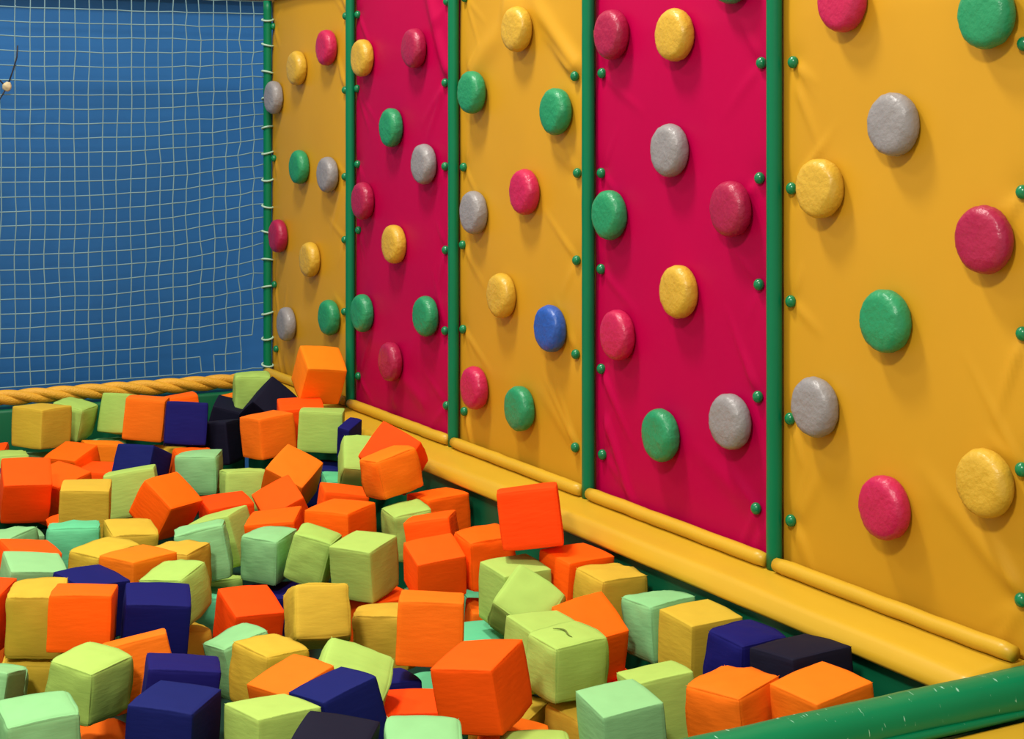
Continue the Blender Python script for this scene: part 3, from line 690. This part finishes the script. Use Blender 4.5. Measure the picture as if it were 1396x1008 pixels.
('outside8', 'outside', 'Y', [-2.1341, 2.6086, -0.1657], [0.9836, -0.0548, 0.054, 0.1629], [0.16, 0.16, 0.16]),
('outside9', 'outside', 'N', [-2.343, 2.5747, -0.1697], [0.9947, -0.0722, -0.0598, -0.0415], [0.16, 0.16, 0.16]),
('outside10', 'outside', 'R', [-2.5251, 2.5952, -0.1726], [0.9886, -0.0346, -0.0536, 0.1366], [0.16, 0.16, 0.16]),
('outside11', 'outside', 'R', [-2.7583, 2.6052, -0.1726], [0.987, -0.0026, -0.0251, -0.1589], [0.16, 0.16, 0.16]),
('outside12', 'outside', 'O', [-1.4991, 2.7884, -0.203], [0.9695, -0.0217, -0.0708, 0.2335], [0.16, 0.16, 0.16]),
('outside13', 'outside', 'M', [-1.7029, 2.7976, -0.1599], [0.9925, 0.0535, -0.0322, -0.1047], [0.16, 0.16, 0.16]),
('outside14', 'outside', 'R', [-1.919, 2.8106, -0.1756], [0.9926, -0.0155, 0.0092, 0.1198], [0.16, 0.16, 0.16]),
('outside15', 'outside', 'Y', [-2.1438, 2.7867, -0.1806], [0.9755, -0.0123, -0.0349, 0.2167], [0.16, 0.16, 0.16]),
('outside16', 'outside', 'O', [-2.3318, 2.8284, -0.1728], [0.9992, -0.0178, 0.0046, -0.0357], [0.16, 0.16, 0.16]),
('outside17', 'outside', 'R', [-2.5258, 2.7793, -0.1579], [0.9818, -0.0507, 0.0003, 0.1832], [0.16, 0.16, 0.16]),
('outside18', 'outside', 'P', [-2.7534, 2.7847, -0.1928], [0.9912, -0.0099, 0.0025, -0.132], [0.16, 0.16, 0.16]),
('outside19', 'outside', 'R', [-1.7037, 3.0303, -0.1657], [0.9973, 0.0098, 0.0472, 0.0554], [0.16, 0.16, 0.16]),
('outside20', 'outside', 'O', [-1.9357, 3.0385, -0.1774], [0.9978, 0.0397, -0.0014, -0.0532], [0.16, 0.16, 0.16]),
('outside21', 'outside', 'O', [-2.1401, 2.986, -0.1924], [0.9888, 0.0069, -0.0145, 0.1481], [0.16, 0.16, 0.16]),
('outside22', 'outside', 'Y', [-2.3554, 3.0048, -0.1989], [0.9954, -0.0488, -0.0277, 0.0777], [0.16, 0.16, 0.16]),
('outside23', 'outside', 'P', [-2.54, 3.0055, -0.1783], [0.9791, -0.0164, 0.028, 0.2009], [0.16, 0.16, 0.16]),
('outside24', 'outside', 'O', [-2.7588, 2.9818, -0.2031], [0.9992, -0.0198, -0.0161, 0.0313], [0.16, 0.16, 0.16]),
('outside25', 'outside', 'M', [-2.1348, 3.1912, -0.1721], [0.9851, -0.0099, -0.0081, 0.1713], [0.16, 0.16, 0.16]),
('outside26', 'outside', 'L', [-2.3497, 3.2051, -0.164], [0.9767, 0.038, -0.0734, -0.1981], [0.16, 0.16, 0.16]),
('outside27', 'outside', 'O', [-2.5611, 3.228, -0.1854], [0.9824, 0.0284, 0.0185, 0.1837], [0.16, 0.16, 0.16]),
('outside28', 'outside', 'R', [-2.7676, 3.1907, -0.1658], [0.9729, -0.0417, 0.0156, 0.2268], [0.16, 0.16, 0.16]),
('outside29', 'outside', 'L', [-2.1525, 3.3965, -0.1647], [0.9794, 0.0134, 0.0097, 0.2012], [0.16, 0.16, 0.16]),
('outside30', 'outside', 'N', [-2.3429, 3.4294, -0.2079], [0.9991, 0.0196, 0.0301, -0.0217], [0.16, 0.16, 0.16]),
('outside31', 'outside', 'P', [-2.5312, 3.4137, -0.182], [0.9991, 0.0372, 0.0085, -0.0187], [0.16, 0.16, 0.16]),
('outside32', 'outside', 'R', [-2.719, 3.3953, -0.1837], [0.9929, 0.0298, -0.021, -0.113], [0.16, 0.16, 0.16]),
('outside33', 'outside', 'L', [-1.9417, 3.6382, -0.1723], [0.9945, 0.0766, -0.0235, -0.0681], [0.16, 0.16, 0.16]),
('outside34', 'outside', 'N', [-2.15, 3.6206, -0.1788], [0.995, -0.0339, 0.0909, -0.0232], [0.16, 0.16, 0.16]),
('outside35', 'outside', 'N', [-2.3541, 3.6262, -0.2055], [0.9686, 0.0314, 0.0426, 0.2431], [0.16, 0.16, 0.16]),
('outside36', 'outside', 'Y', [-2.5599, 3.6484, -0.1753], [0.9945, -0.0041, -0.0116, -0.1041], [0.16, 0.16, 0.16]),
('outside37', 'outside', 'N', [-2.7489, 3.6362, -0.1635], [0.9947, 0.0197, 0.0942, -0.0353], [0.16, 0.16, 0.16]),
('outside38', 'outside', 'P', [-2.1155, 3.852, -0.1632], [0.9909, 0.0134, 0.0196, -0.1327], [0.16, 0.16, 0.16]),
('outside39', 'outside', 'N', [-2.3378, 3.835, -0.2097], [0.995, 0.0761, -0.063, -0.0161], [0.16, 0.16, 0.16]),
('outside40', 'outside', 'R', [-2.5238, 3.8362, -0.15], [0.9884, -0.0465, 0.0049, 0.1444], [0.16, 0.16, 0.16]),
('outside41', 'outside', 'L', [-2.7341, 3.8185, -0.1701], [0.987, 0.1502, -0.0567, -0.0057], [0.16, 0.16, 0.16]),
('outside42', 'outside', 'Y', [-2.1081, 4.052, -0.1762], [0.9988, 0.0314, 0.0016, 0.0367], [0.16, 0.16, 0.16]),
('outside43', 'outside', 'O', [-2.3173, 4.0508, -0.2015], [0.9984, -0.0078, -0.0266, 0.0496], [0.16, 0.16, 0.16]),
('outside44', 'outside', 'Y', [-2.5269, 4.0306, -0.1865], [0.9722, 0.0229, -0.0012, 0.233], [0.16, 0.16, 0.16]),
('outside45', 'outside', 'R', [-2.7314, 4.0256, -0.1683], [0.9924, -0.0072, -0.0507, -0.1123], [0.16, 0.16, 0.16]),
('outside46', 'outside', 'M', [-1.9171, 4.2413, -0.2073], [0.986, -0.0461, -0.0228, -0.1584], [0.16, 0.16, 0.16]),
('outside47', 'outside', 'Y', [-2.1014, 4.2286, -0.197], [0.9965, 0.0331, -0.0574, -0.0503], [0.16, 0.16, 0.16]),
('outside48', 'outside', 'P', [-2.3469, 4.2611, -0.1933], [0.965, -0.0996, -0.0013, 0.2426], [0.16, 0.16, 0.16]),
('outside49', 'outside', 'R', [-2.5511, 4.2322, -0.1597], [0.989, -0.0029, 0.0126, 0.1476], [0.16, 0.16, 0.16]),
('outside50', 'outside', 'R', [-2.7505, 4.2189, -0.1649], [0.9919, 0.0478, -0.0541, -0.1049], [0.16, 0.16, 0.16]),
('outside51', 'outside', 'L', [-1.8928, 4.4718, -0.2032], [0.9773, 0.0316, 0.0298, -0.2075], [0.16, 0.16, 0.16]),
('outside52', 'outside', 'Y', [-2.1318, 4.4587, -0.1618], [0.9848, -0.0038, 0.0545, 0.165], [0.16, 0.16, 0.16]),
('outside53', 'outside', 'M', [-2.3446, 4.4683, -0.1758], [0.9995, 0.0051, 0.0124, -0.0273], [0.16, 0.16, 0.16]),
('outside54', 'outside', 'O', [-2.5558, 4.4666, -0.1944], [0.9765, -0.004, 0.0479, -0.2102], [0.16, 0.16, 0.16]),
('outside55', 'outside', 'L', [-2.7595, 4.4636, -0.1939], [0.9985, 0.0317, 0.0269, -0.0347], [0.16, 0.16, 0.16]),
('outside56', 'outside', 'O', [-1.9114, 4.6627, -0.1815], [0.9976, 0.048, -0.0283, 0.0421], [0.16, 0.16, 0.16]),
('outside57', 'outside', 'O', [-2.102, 4.664, -0.1825], [0.9739, 0.0163, -0.0018, 0.2265], [0.16, 0.16, 0.16]),
('outside58', 'outside', 'R', [-2.3584, 4.6782, -0.1845], [0.985, 0.0441, -0.041, -0.1616], [0.16, 0.16, 0.16]),
('outside59', 'outside', 'R', [-2.7448, 4.6619, -0.1717], [0.9949, 0.0142, 0.0679, -0.0738], [0.16, 0.16, 0.16]),
('outside60', 'outside', 'P', [-1.7387, 4.8663, -0.194], [0.999, -0.0033, -0.024, 0.0378], [0.16, 0.16, 0.16]),
('outside61', 'outside', 'Y', [-1.9308, 4.8336, -0.2068], [0.9967, 0.0387, 0.0703, 0.0105], [0.16, 0.16, 0.16]),
('outside62', 'outside', 'L', [-2.1406, 4.8753, -0.1662], [0.9931, 0.0105, -0.0238, 0.114], [0.16, 0.16, 0.16]),
('outside63', 'outside', 'P', [-2.3439, 4.8712, -0.1585], [0.9994, -0.0329, -0.0031, 0.007], [0.16, 0.16, 0.16]),
('outside64', 'outside', 'M', [-2.5158, 4.8575, -0.2044], [0.9989, 0.0175, -0.0411, 0.0102], [0.16, 0.16, 0.16]),
('outside65', 'outside', 'M', [-2.7557, 4.8366, -0.1765], [0.9964, 0.0388, -0.039, 0.0651], [0.16, 0.16, 0.16]),
('outside66', 'outside', 'R', [-1.7144, 5.0484, -0.1679], [0.9856, 0.0175, -0.0401, 0.1636], [0.16, 0.16, 0.16]),
('outside67', 'outside', 'O', [-1.937, 5.0775, -0.1512], [0.972, 0.0414, 0.0436, -0.227], [0.16, 0.16, 0.16]),
('outside68', 'outside', 'R', [-2.1283, 5.0521, -0.1919], [0.9942, -0.0207, 0.0123, 0.1049], [0.16, 0.16, 0.16]),
('outside69', 'outside', 'Y', [-2.3495, 5.0804, -0.1795], [0.9767, 0.0455, -0.0286, -0.208], [0.16, 0.16, 0.16]),
('outside70', 'outside', 'L', [-2.5629, 5.0311, -0.1937], [0.988, -0.024, 0.0279, 0.1501], [0.16, 0.16, 0.16]),
('outside71', 'outside', 'L', [-2.7415, 5.0712, -0.167], [0.9963, -0.0486, 0.0262, -0.0663], [0.16, 0.16, 0.16]),
('outside72', 'outside', 'M', [-1.69, 5.2726, -0.2001], [0.9932, -0.0392, -0.0188, -0.1077], [0.16, 0.16, 0.16]),
('outside73', 'outside', 'R', [-2.1139, 5.2804, -0.2048], [0.982, -0.0146, -0.041, -0.1839], [0.16, 0.16, 0.16]),
('outside74', 'outside', 'N', [-2.3164, 5.2813, -0.1673], [0.9975, 0.0471, -0.0364, -0.0374], [0.16, 0.16, 0.16]),
('outside75', 'outside', 'L', [-2.5179, 5.2437, -0.2029], [0.9968, 0.0567, -0.0355, 0.0433], [0.16, 0.16, 0.16]),
('outside76', 'outside', 'N', [-2.7278, 5.2527, -0.2064], [0.987, -0.0219, 0.0513, -0.1506], [0.16, 0.16, 0.16]),
('outside77', 'outside', 'O', [-1.7219, 5.4477, -0.207], [0.9985, -0.0356, 0.0357, 0.0191], [0.16, 0.16, 0.16]),
('outside78', 'outside', 'L', [-1.9239, 5.4765, -0.1742], [0.999, -0.0272, -0.0039, 0.0354], [0.16, 0.16, 0.16]),
('outside79', 'outside', 'N', [-2.1364, 5.4605, -0.2031], [0.9974, 0.0032, 0.0098, -0.0712], [0.16, 0.16, 0.16]),
('outside80', 'outside', 'Y', [-2.3412, 5.4843, -0.1531], [0.9797, 0.0336, -0.0062, -0.1974], [0.16, 0.16, 0.16]),
('outside81', 'outside', 'R', [-2.5373, 5.4928, -0.1983], [0.9989, -0.0425, 0.0077, 0.0166], [0.16, 0.16, 0.16]),
('outside82', 'outside', 'L', [-2.7485, 5.4982, -0.1714], [0.9839, 0.0204, 0.043, 0.1721], [0.16, 0.16, 0.16]),
('outside83', 'outside', 'N', [-1.5364, 5.6896, -0.2062], [0.974, 0.0064, 0.0393, -0.223], [0.16, 0.16, 0.16]),
('outside84', 'outside', 'M', [-1.7338, 5.6786, -0.159], [0.9902, 0.0108, 0.0128, -0.1388], [0.16, 0.16, 0.16]),
('outside85', 'outside', 'P', [-1.9346, 5.6688, -0.1848], [0.9856, 0.0574, -0.0362, -0.1551], [0.16, 0.16, 0.16]),
('outside86', 'outside', 'R', [-2.0998, 5.7031, -0.1779], [0.9819, 0.0152, -0.0238, -0.1871], [0.16, 0.16, 0.16]),
('outside87', 'outside', 'N', [-2.3131, 5.6967, -0.2023], [0.9821, 0.1135, -0.0141, -0.1494], [0.16, 0.16, 0.16]),
('outside88', 'outside', 'Y', [-2.5213, 5.6998, -0.1929], [0.9992, 0.0216, -0.0205, 0.0279], [0.16, 0.16, 0.16]),
('outside89', 'outside', 'N', [-2.7392, 5.6757, -0.2034], [0.9789, 0.0631, 0.0374, 0.1906], [0.16, 0.16, 0.16]),
('outside90', 'outside', 'P', [-1.5036, 5.8699, -0.2016], [0.9993, -0.0082, -0.0076, -0.0368], [0.16, 0.16, 0.16]),
('outside91', 'outside', 'N', [-1.7255, 5.8877, -0.1985], [0.9797, 0.0707, -0.0801, 0.1694], [0.16, 0.16, 0.16]),
('outside92', 'outside', 'P', [-1.9262, 5.855, -0.1524], [0.9803, -0.0497, -0.0127, -0.1905], [0.16, 0.16, 0.16]),
('outside93', 'outside', 'N', [-2.1427, 5.8896, -0.1873], [0.9944, -0.0429, 0.0411, -0.0872], [0.16, 0.16, 0.16]),
('outside94', 'outside', 'L', [-2.3587, 5.8899, -0.155], [0.9713, 0.0349, 0.0013, 0.2351], [0.16, 0.16, 0.16]),
('outside95', 'outside', 'P', [-2.5549, 5.9015, -0.2087], [0.9873, -0.0144, 0.0204, -0.1567], [0.16, 0.16, 0.16]),
('outside96', 'outside', 'N', [-2.7198, 5.902, -0.1851], [0.9877, -0.0387, 0.0253, -0.1496], [0.16, 0.16, 0.16]),
('outside97', 'outside', 'R', [-1.7241, 6.1124, -0.1656], [0.9974, -0.0718, 0.0114, -0.003], [0.16, 0.16, 0.16]),
('outside98', 'outside', 'P', [-1.9106, 6.0986, -0.1883], [0.9966, -0.059, -0.048, -0.0304], [0.16, 0.16, 0.16]),
('outside99', 'outside', 'P', [-2.1035, 6.1138, -0.1624], [0.9947, 0.0024, -0.0202, -0.101], [0.16, 0.16, 0.16]),
('outside100', 'outside', 'O', [-2.3396, 6.0794, -0.1998], [0.9902, -0.0011, 0.0297, 0.1364], [0.16, 0.16, 0.16]),
('outside101', 'outside', 'P', [-2.5554, 6.1046, -0.2053], [0.9852, -0.0735, 0.0106, -0.1546], [0.16, 0.16, 0.16]),
('outside102', 'outside', 'R', [-2.7696, 6.1044, -0.1925], [0.9995, -0.0167, -0.0173, -0.0216], [0.16, 0.16, 0.16]),
('outside103', 'outside', 'Y', [-1.5252, 6.3177, -0.2056], [0.9901, -0.0328, 0.0346, 0.1317], [0.16, 0.16, 0.16]),
('outside104', 'outside', 'R', [-1.7238, 6.3046, -0.1856], [0.9929, 0.1098, 0.0434, 0.0167], [0.16, 0.16, 0.16]),
('outside105', 'outside', 'L', [-1.9367, 6.3042, -0.1842], [0.9981, -0.0388, 0.0086, 0.048], [0.16, 0.16, 0.16]),
('outside106', 'outside', 'M', [-2.1243, 6.3155, -0.1968], [0.9852, -0.0085, 0.023, -0.1699], [0.16, 0.16, 0.16]),
('outside107', 'outside', 'L', [-2.3047, 6.2617, -0.17], [0.9945, 0.0603, 0.0467, -0.0714], [0.16, 0.16, 0.16]),
('outside108', 'outside', 'R', [-2.5158, 6.3084, -0.1644], [0.9927, 0.0427, 0.0687, 0.0899], [0.16, 0.16, 0.16]),
('outside109', 'outside', 'O', [-2.7571, 6.2933, -0.1722], [0.9833, -0.0107, -0.0684, -0.1686], [0.16, 0.16, 0.16]),
('outside110', 'outside', 'R', [-1.4879, 6.5164, -0.1724], [0.9893, 0.0229, -0.0783, 0.1211], [0.16, 0.16, 0.16]),
('outside111', 'outside', 'M', [-1.7424, 6.523, -0.1507], [0.9959, -0.0528, -0.0581, -0.0458], [0.16, 0.16, 0.16]),
('outside112', 'outside', 'L', [-1.9435, 6.5153, -0.1947], [0.9914, -0.0369, 0.0678, 0.1059], [0.16, 0.16, 0.16]),
('outside113', 'outside', 'R', [-2.345, 6.5025, -0.1888], [0.9976, 0.0519, 0.0446, -0.0093], [0.16, 0.16, 0.16]),
('outside114', 'outside', 'M', [-2.5339, 6.499, -0.172], [0.9708, 0.0695, 0.0977, 0.2078], [0.16, 0.16, 0.16]),
('outside115', 'outside', 'M', [-2.7336, 6.4983, -0.1542], [0.9994, -0.0159, 0.0279, 0.0159], [0.16, 0.16, 0.16]),
('outside116', 'outside', 'Y', [-1.5287, 6.7024, -0.183], [0.9993, -0.0345, -0.0116, -0.0114], [0.16, 0.16, 0.16]),
('outside117', 'outside', 'N', [-1.7406, 6.7293, -0.1892], [0.9859, 0.0581, -0.0669, -0.1422], [0.16, 0.16, 0.16]),
('outside118', 'outside', 'Y', [-1.9252, 6.6858, -0.1856], [0.9909, 0.013, -0.0376, 0.1283], [0.16, 0.16, 0.16]),
('outside119', 'outside', 'N', [-2.1159, 6.7234, -0.1759], [0.9969, -0.056, -0.0395, 0.0393], [0.16, 0.16, 0.16]),
('outside120', 'outside', 'L', [-2.3437, 6.6937, -0.1632], [0.994, -0.0509, 0.0569, 0.0789], [0.16, 0.16, 0.16]),
('outside121', 'outside', 'O', [-2.5283, 6.7286, -0.1662], [0.9862, -0.0825, 0.014, 0.1429], [0.16, 0.16, 0.16]),
('outside122', 'outside', 'R', [-2.7106, 6.6734, -0.1523], [0.9982, -0.0481, 0.0355, -0.001], [0.16, 0.16, 0.16]),
('deep1', 'deep', 'N', [-0.2967, 4.6396, -0.471], [0.9895, 0.0, 0.0, 0.1443], [0.16, 0.16, 0.16]),
('deep2', 'deep', 'P', [-0.2546, 4.8199, -0.471], [0.9917, 0.0, 0.0, -0.1285], [0.16, 0.16, 0.16]),
('deep3', 'deep', 'N', [-1.0513, 6.2347, -0.471], [0.9981, 0.0, 0.0, -0.0616], [0.16, 0.16, 0.16]),
('deep4', 'deep', 'P', [-1.2552, 6.2017, -0.471], [0.9999, 0.0, 0.0, -0.0106], [0.16, 0.16, 0.16]),
]
LABELS = {
'o_rail_a': 'orange foam cube closest to the end of the ledge, by the green rail',
'o_rail_b': 'orange cube by the green rail, between another orange cube and a lime one',
'k_ledge': 'black foam cube tucked under the near end of the yellow ledge',
'n_ledge': 'navy foam cube between a black and a mustard cube along the ledge',
'y_ledge': 'mustard cube with creased cover between navy and pale green cubes by the ledge',
'm_ledge': 'pale green rounded cube by the ledge between two mustard cubes',
'y_ledge_b': 'mustard cube by the ledge between an orange-red and a pale green cube',
'r_ledge': 'orange-red cube partly under the perched orange-red cube, beside the ledge',
'r_perched': 'orange-red cube perched on top of others against the yellow ledge',
'l_under': 'lime cube half covered by a tilted lime cube, below the perched orange-red one',
'l_diamond': 'lime cube lying tilted on edge across another lime cube',
'r_mid': 'orange-red cube tilted on its corner between lime and pale green cubes',
'l_front': 'large lime cube with a dark shaded fold in its top cover',
'l_front_b': 'lime cube pressed behind the lime cube with the dark fold',
'r_front': 'big smooth orange-red cube in front of the lime cube with a dark fold',
'm_front': 'pale green cube with crumpled top, next to an orange cube by the rail',
'l_front_c': 'crumpled lime cube between a pale green cube and an orange cube near the rail',
'm_bottom': 'flat-topped pale green cube in front of the big smooth orange-red cube',
'n_centre': 'navy cube with a ridged seam leaning over a black cube',
'k_bottom': 'black cube under the navy cube with the ridged seam',
'l_bottom': 'lime cube between the two front navy cubes and the black cube',
'y_centre': 'mustard cube behind a flat orange cube, beside a rounded pale green cube',
'o_centre': 'orange cube lying flat between a mustard cube and a navy one',
'l_tilted': 'lime cube tipped steeply above the navy cube with a ridged seam',
'y_block': 'upright mustard cube with horizontal creases in front of lime cubes',
'o_block': 'upright orange cube with crease lines behind the big smooth orange-red one',
'r_wave': 'orange-red cube with a wavy top beside the upright creased mustard cube',
'm_hump': 'rounded pale green cube hump beside a mustard cube',
'n_front': 'navy cube in front of a matching navy cube, beside a large lime cube',
'n_front_b': 'navy cube behind another navy cube, below the tall navy cube',
'n_tall': 'tall navy cube with a flat top standing beside a sloping lime cube',
'n_side': 'navy cube behind the rounded orange-red cube, partly hidden by the tall navy one',
'r_tall': 'rounded orange-red cube standing between a mustard cube and the tall navy cube',
'y_tall': 'mustard cube standing beside the rounded orange-red cube',
'o_slab': 'orange cube in front of the tall navy cube, behind the large puffy lime cube',
'l_big': 'large puffy lime cube with gathered cover beside the front navy cubes',
'm_corner': 'pale green cube with a creased top in front of the large puffy lime cube',
'l_slope': 'lime cube with a sloping creased top behind the tall navy cube',
'm_left': 'pale green cube with domed top behind the standing mustard cube',
'r_left': 'orange-red cube behind the domed pale green cube',
'm_slab': 'mint green cube beside two flat mustard cubes',
'y_flat': 'mustard cube under the tumbled orange-red cube, next to a mint cube',
'y_flat_b': 'mustard cube wedged between a mint cube and a flat orange cube',
'o_flat': 'orange cube lying flat behind the sloping lime cube',
'y_wedge': 'mustard cube corner between a flat orange cube and a slanted pale green one',
'p_slant': 'slanted pale green cube with creased edges beside the tumbled orange-red cube',
'l_slant': 'lime cube edge just behind the slanted pale green cube',
'r_vee': 'orange-red cube tumbled onto its edge in front of the draped pale green cube',
'l_roof': 'lime cube sloping behind the tumbled orange-red cube',
'y_mid': 'dull mustard cube between an orange-red cube and the sloping lime cube',
'r_cube': 'boxy orange-red cube beside the dull mustard cube',
'r_roof': 'orange-red cube behind the boxy orange-red and dull mustard cubes',
'r_hump': 'domed orange-red cube just in front of the mustard cube by the net',
'n_low': 'navy cube below the upright orange cube near the net',
'p_drape': 'pale green cube with draped folds in front of the navy cube near the net',
'n_back': 'navy cube beside the upright orange cube near the net rope',
'o_back': 'upright orange cube between a lime cube and a navy cube near the rope',
'l_back': 'lime cube beside the upright orange cube, under the rope',
'l_back_b': 'lime cube with a folded corner against the green liner under the rope',
'y_back': 'mustard cube on corner in front of the rope, at the liner',
'o_corner': 'orange cube propped high in the corner between net and climbing panel',
'l_corner': 'lime cube resting on top in the corner in front of the rope end',
'k_diamond': 'black cube standing on its edge beside the propped corner orange cube',
'k_back': 'black cube behind another black cube, below the lime corner cube',
'k_front': 'black cube between the navy cube and an orange cube near the corner',
'r_corner': 'orange-red cube in front of the propped corner orange cube',
'o_vee': 'orange cube with a corner forward beside the black cubes',
'l_vee': 'lime cube between two orange cubes near the far end of the ledge',
'l_side': 'lime cube beside the orange tower cube, next to navy ones at the ledge',
'o_roof': 'orange cube tipped like a roof in front of the lime cube near the ledge end',
'r_roof_b': 'orange-red cube tipped below the roof-like orange cube',
'r_pair': 'flat orange-red cube in front of the orange tower cube',
'r_pair_b': 'flat orange-red cube touching the flat orange-red cube by the tower',
'o_tower': 'orange cube leaning high against the yellow ledge, in front of an orange-red one',
'r_tower': 'orange-red cube behind the high leaning orange cube at the ledge',
'r_gap': 'orange-red cube beside the ledge, in front of the leaning orange cube',
'l_gap': 'small crumpled lime cube between orange-red cubes below the leaning orange cube',
'r_shelf': 'orange-red cube sloping behind the orange-red cube in the middle',
'r_centre': 'orange-red cube in the middle beside the boxy lime cube',
'r_behind': 'orange-red cube wedged behind the middle one, beside the perched cube',
'l_cube': 'boxy lime cube with a seam band, in the middle of the heap',
'l_lean': 'yellowish lime cube leaning against the boxy lime cube',
'p_cube': 'pale green cube beside the leaning yellowish lime cube',
'y_b1': 'mustard cube mostly buried between lime and lime cubes near the rail',
'y_b2': 'mustard cube mostly buried among lime, lime and lime cubes near the rail',
'l_b1': 'lime cube mostly buried between orange-red and pale green cubes near the rail',
'r_b1': 'orange-red cube mostly buried between orange-red and pale green cubes beside the ledge',
'o_b0': 'orange cube mostly buried between orange-red and lime cubes near the rail',
'y_b3': 'mustard cube mostly buried between mustard and orange-red cubes',
'o_b1': 'orange cube mostly buried between orange-red and lime cubes',
'n_b1': 'navy cube mostly buried between orange and mustard cubes',
'r_b2': 'orange-red cube mostly buried between lime and orange-red cubes near the rail',
'n_b2': 'navy cube mostly buried between orange-red and lime cubes',
'y_b4': 'mustard cube mostly buried between lime and orange-red cubes',
'r_b3': 'orange-red cube mostly buried between mustard and pale green cubes',
'p_b1': 'pale green cube mostly buried between mustard and orange-red cubes',
'p_b2': 'pale green cube mostly buried between lime and orange-red cubes',
'y_b5': 'mustard cube mostly buried between mustard and navy cubes',
'r_b4': 'orange-red cube mostly buried between pale green and navy cubes',
'o_b2': 'orange cube mostly buried between pale green and orange-red cubes',
'o_b3': 'orange cube mostly buried between orange and lime cubes',
'm_b1': 'mint cube mostly buried between mustard and mustard cubes',
'r_b5': 'orange-red cube mostly buried between orange-red and navy cubes near the net',
'o_b4': 'orange cube mostly buried between orange and lime cubes near the net',
'n_b3': 'navy cube mostly buried between navy and navy cubes near the net',
'y_b6': 'mustard cube mostly buried between orange and black cubes near the net',
'r_b6': 'orange-red cube mostly buried between navy and pale green cubes near the net',
'l_b2': 'lime cube mostly buried between lime and orange cubes near the net',
'r_b7': 'orange-red cube mostly buried between lime and black cubes near the net',
'p_b3': 'pale green cube mostly buried between lime and lime cubes near the net',
'l_b3': 'lime cube mostly buried between mustard and orange-red cubes near the net',
'p_b4': 'pale green cube mostly buried between mustard and lime cubes near the net',
'n_b4': 'navy cube mostly buried between orange-red and mustard cubes near the net',
'p_b5': 'pale green cube mostly buried between orange-red and orange-red cubes near the net',
'r_b8': 'orange-red cube mostly buried between mustard and lime cubes near the net',
'r_b9': 'orange-red cube mostly buried between mustard and orange-red cubes',
'm_b2': 'pale green cube mostly buried among mustard, orange-red and mint cubes',
'o_b5': 'orange cube mostly buried between lime and orange-red cubes',
'n_b5': 'navy cube mostly buried between lime and lime cubes beside the ledge',
'n_b7': 'navy cube mostly buried between lime and orange cubes beside the ledge',
'l_b4': 'lime cube mostly buried between pale green and orange cubes',
'r_b10': 'orange-red cube mostly buried between orange and pale green cubes',
'r_b11': 'orange-red cube mostly buried between orange-red and orange cubes',
'r_b12': 'orange-red cube mostly buried between lime and orange-red cubes beside the ledge',
'm_b3': 'mint cube mostly buried between lime and orange cubes beside the ledge',
'r_b13': 'orange-red cube mostly buried between orange-red and lime cubes beside the ledge',
'm_b4': 'mint cube mostly buried between pale green and mustard cubes',
'l_b5': 'lime cube mostly buried between lime and pale green cubes',
'n_b8': 'navy cube mostly buried between pale green and lime cubes',
'm_b5': 'mint cube mostly buried between lime and orange-red cubes',
'm_b6': 'mint cube mostly buried between orange-red and orange-red cubes beside the ledge',
'o_b6': 'orange cube mostly buried between orange-red and orange-red cubes beside the ledge',
'r_b14': 'orange-red cube mostly buried between lime and lime cubes',
'm_b7': 'mint cube mostly buried between orange and lime cubes',
'o_b7': 'orange cube mostly buried between lime and black cubes near the net',
'deep1': 'navy cube deep in the pit between lime and orange-red cubes beside the ledge',
'deep2': 'pale green cube deep in the pit between orange-red and lime cubes beside the ledge',
'deep3': 'navy cube deep in the pit between orange-red and navy cubes near the net',
'deep4': 'pale green cube deep in the pit between orange-red and navy cubes near the net',
}
rnd = random.Random(3)
cube_objs = {}
for i, (cid, kind, col, c, q, s) in enumerate(CUBES):
    soft = col in 'LPMY' and rnd.random() < 0.7 or rnd.random() < 0.15
    me = rnd.choice(SOFT if soft else CRISP)
    o = bpy.data.objects.new('foam_cube', me); C.objects.link(o)
    o.location = c; o.rotation_mode = 'QUATERNION'; o.rotation_quaternion = q; o.scale = s
    o.material_slots[0].link = 'OBJECT'; o.material_slots[0].material = CUBE_MAT[col]
    if kind == 'deep':
        tag(o, LABELS[cid], 'foam cube', 'foam cubes buried on the pit floor')
    elif kind == 'outside':
        tag(o, CUBE_WORD[col] + ' foam cube in the outer part of the pit surface', 'foam cube', 'foam cubes in the outer part of the pit')
    else:
        tag(o, LABELS[cid], 'foam cube', 'foam cubes heaped in the pit')
    cube_objs[cid] = o
# fold across one lime cover's top, its shadow modelled as a dark strip
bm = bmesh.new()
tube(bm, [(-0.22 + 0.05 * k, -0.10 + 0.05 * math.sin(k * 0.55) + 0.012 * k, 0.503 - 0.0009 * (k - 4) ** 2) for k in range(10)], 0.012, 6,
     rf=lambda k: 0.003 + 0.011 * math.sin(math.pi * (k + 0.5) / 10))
fold = obj('cover_fold_shade', bm, MAT['fold'], cube_objs['l_front'])
fold['label'] = 'shadow of a fold in the cover, as a dark strip'
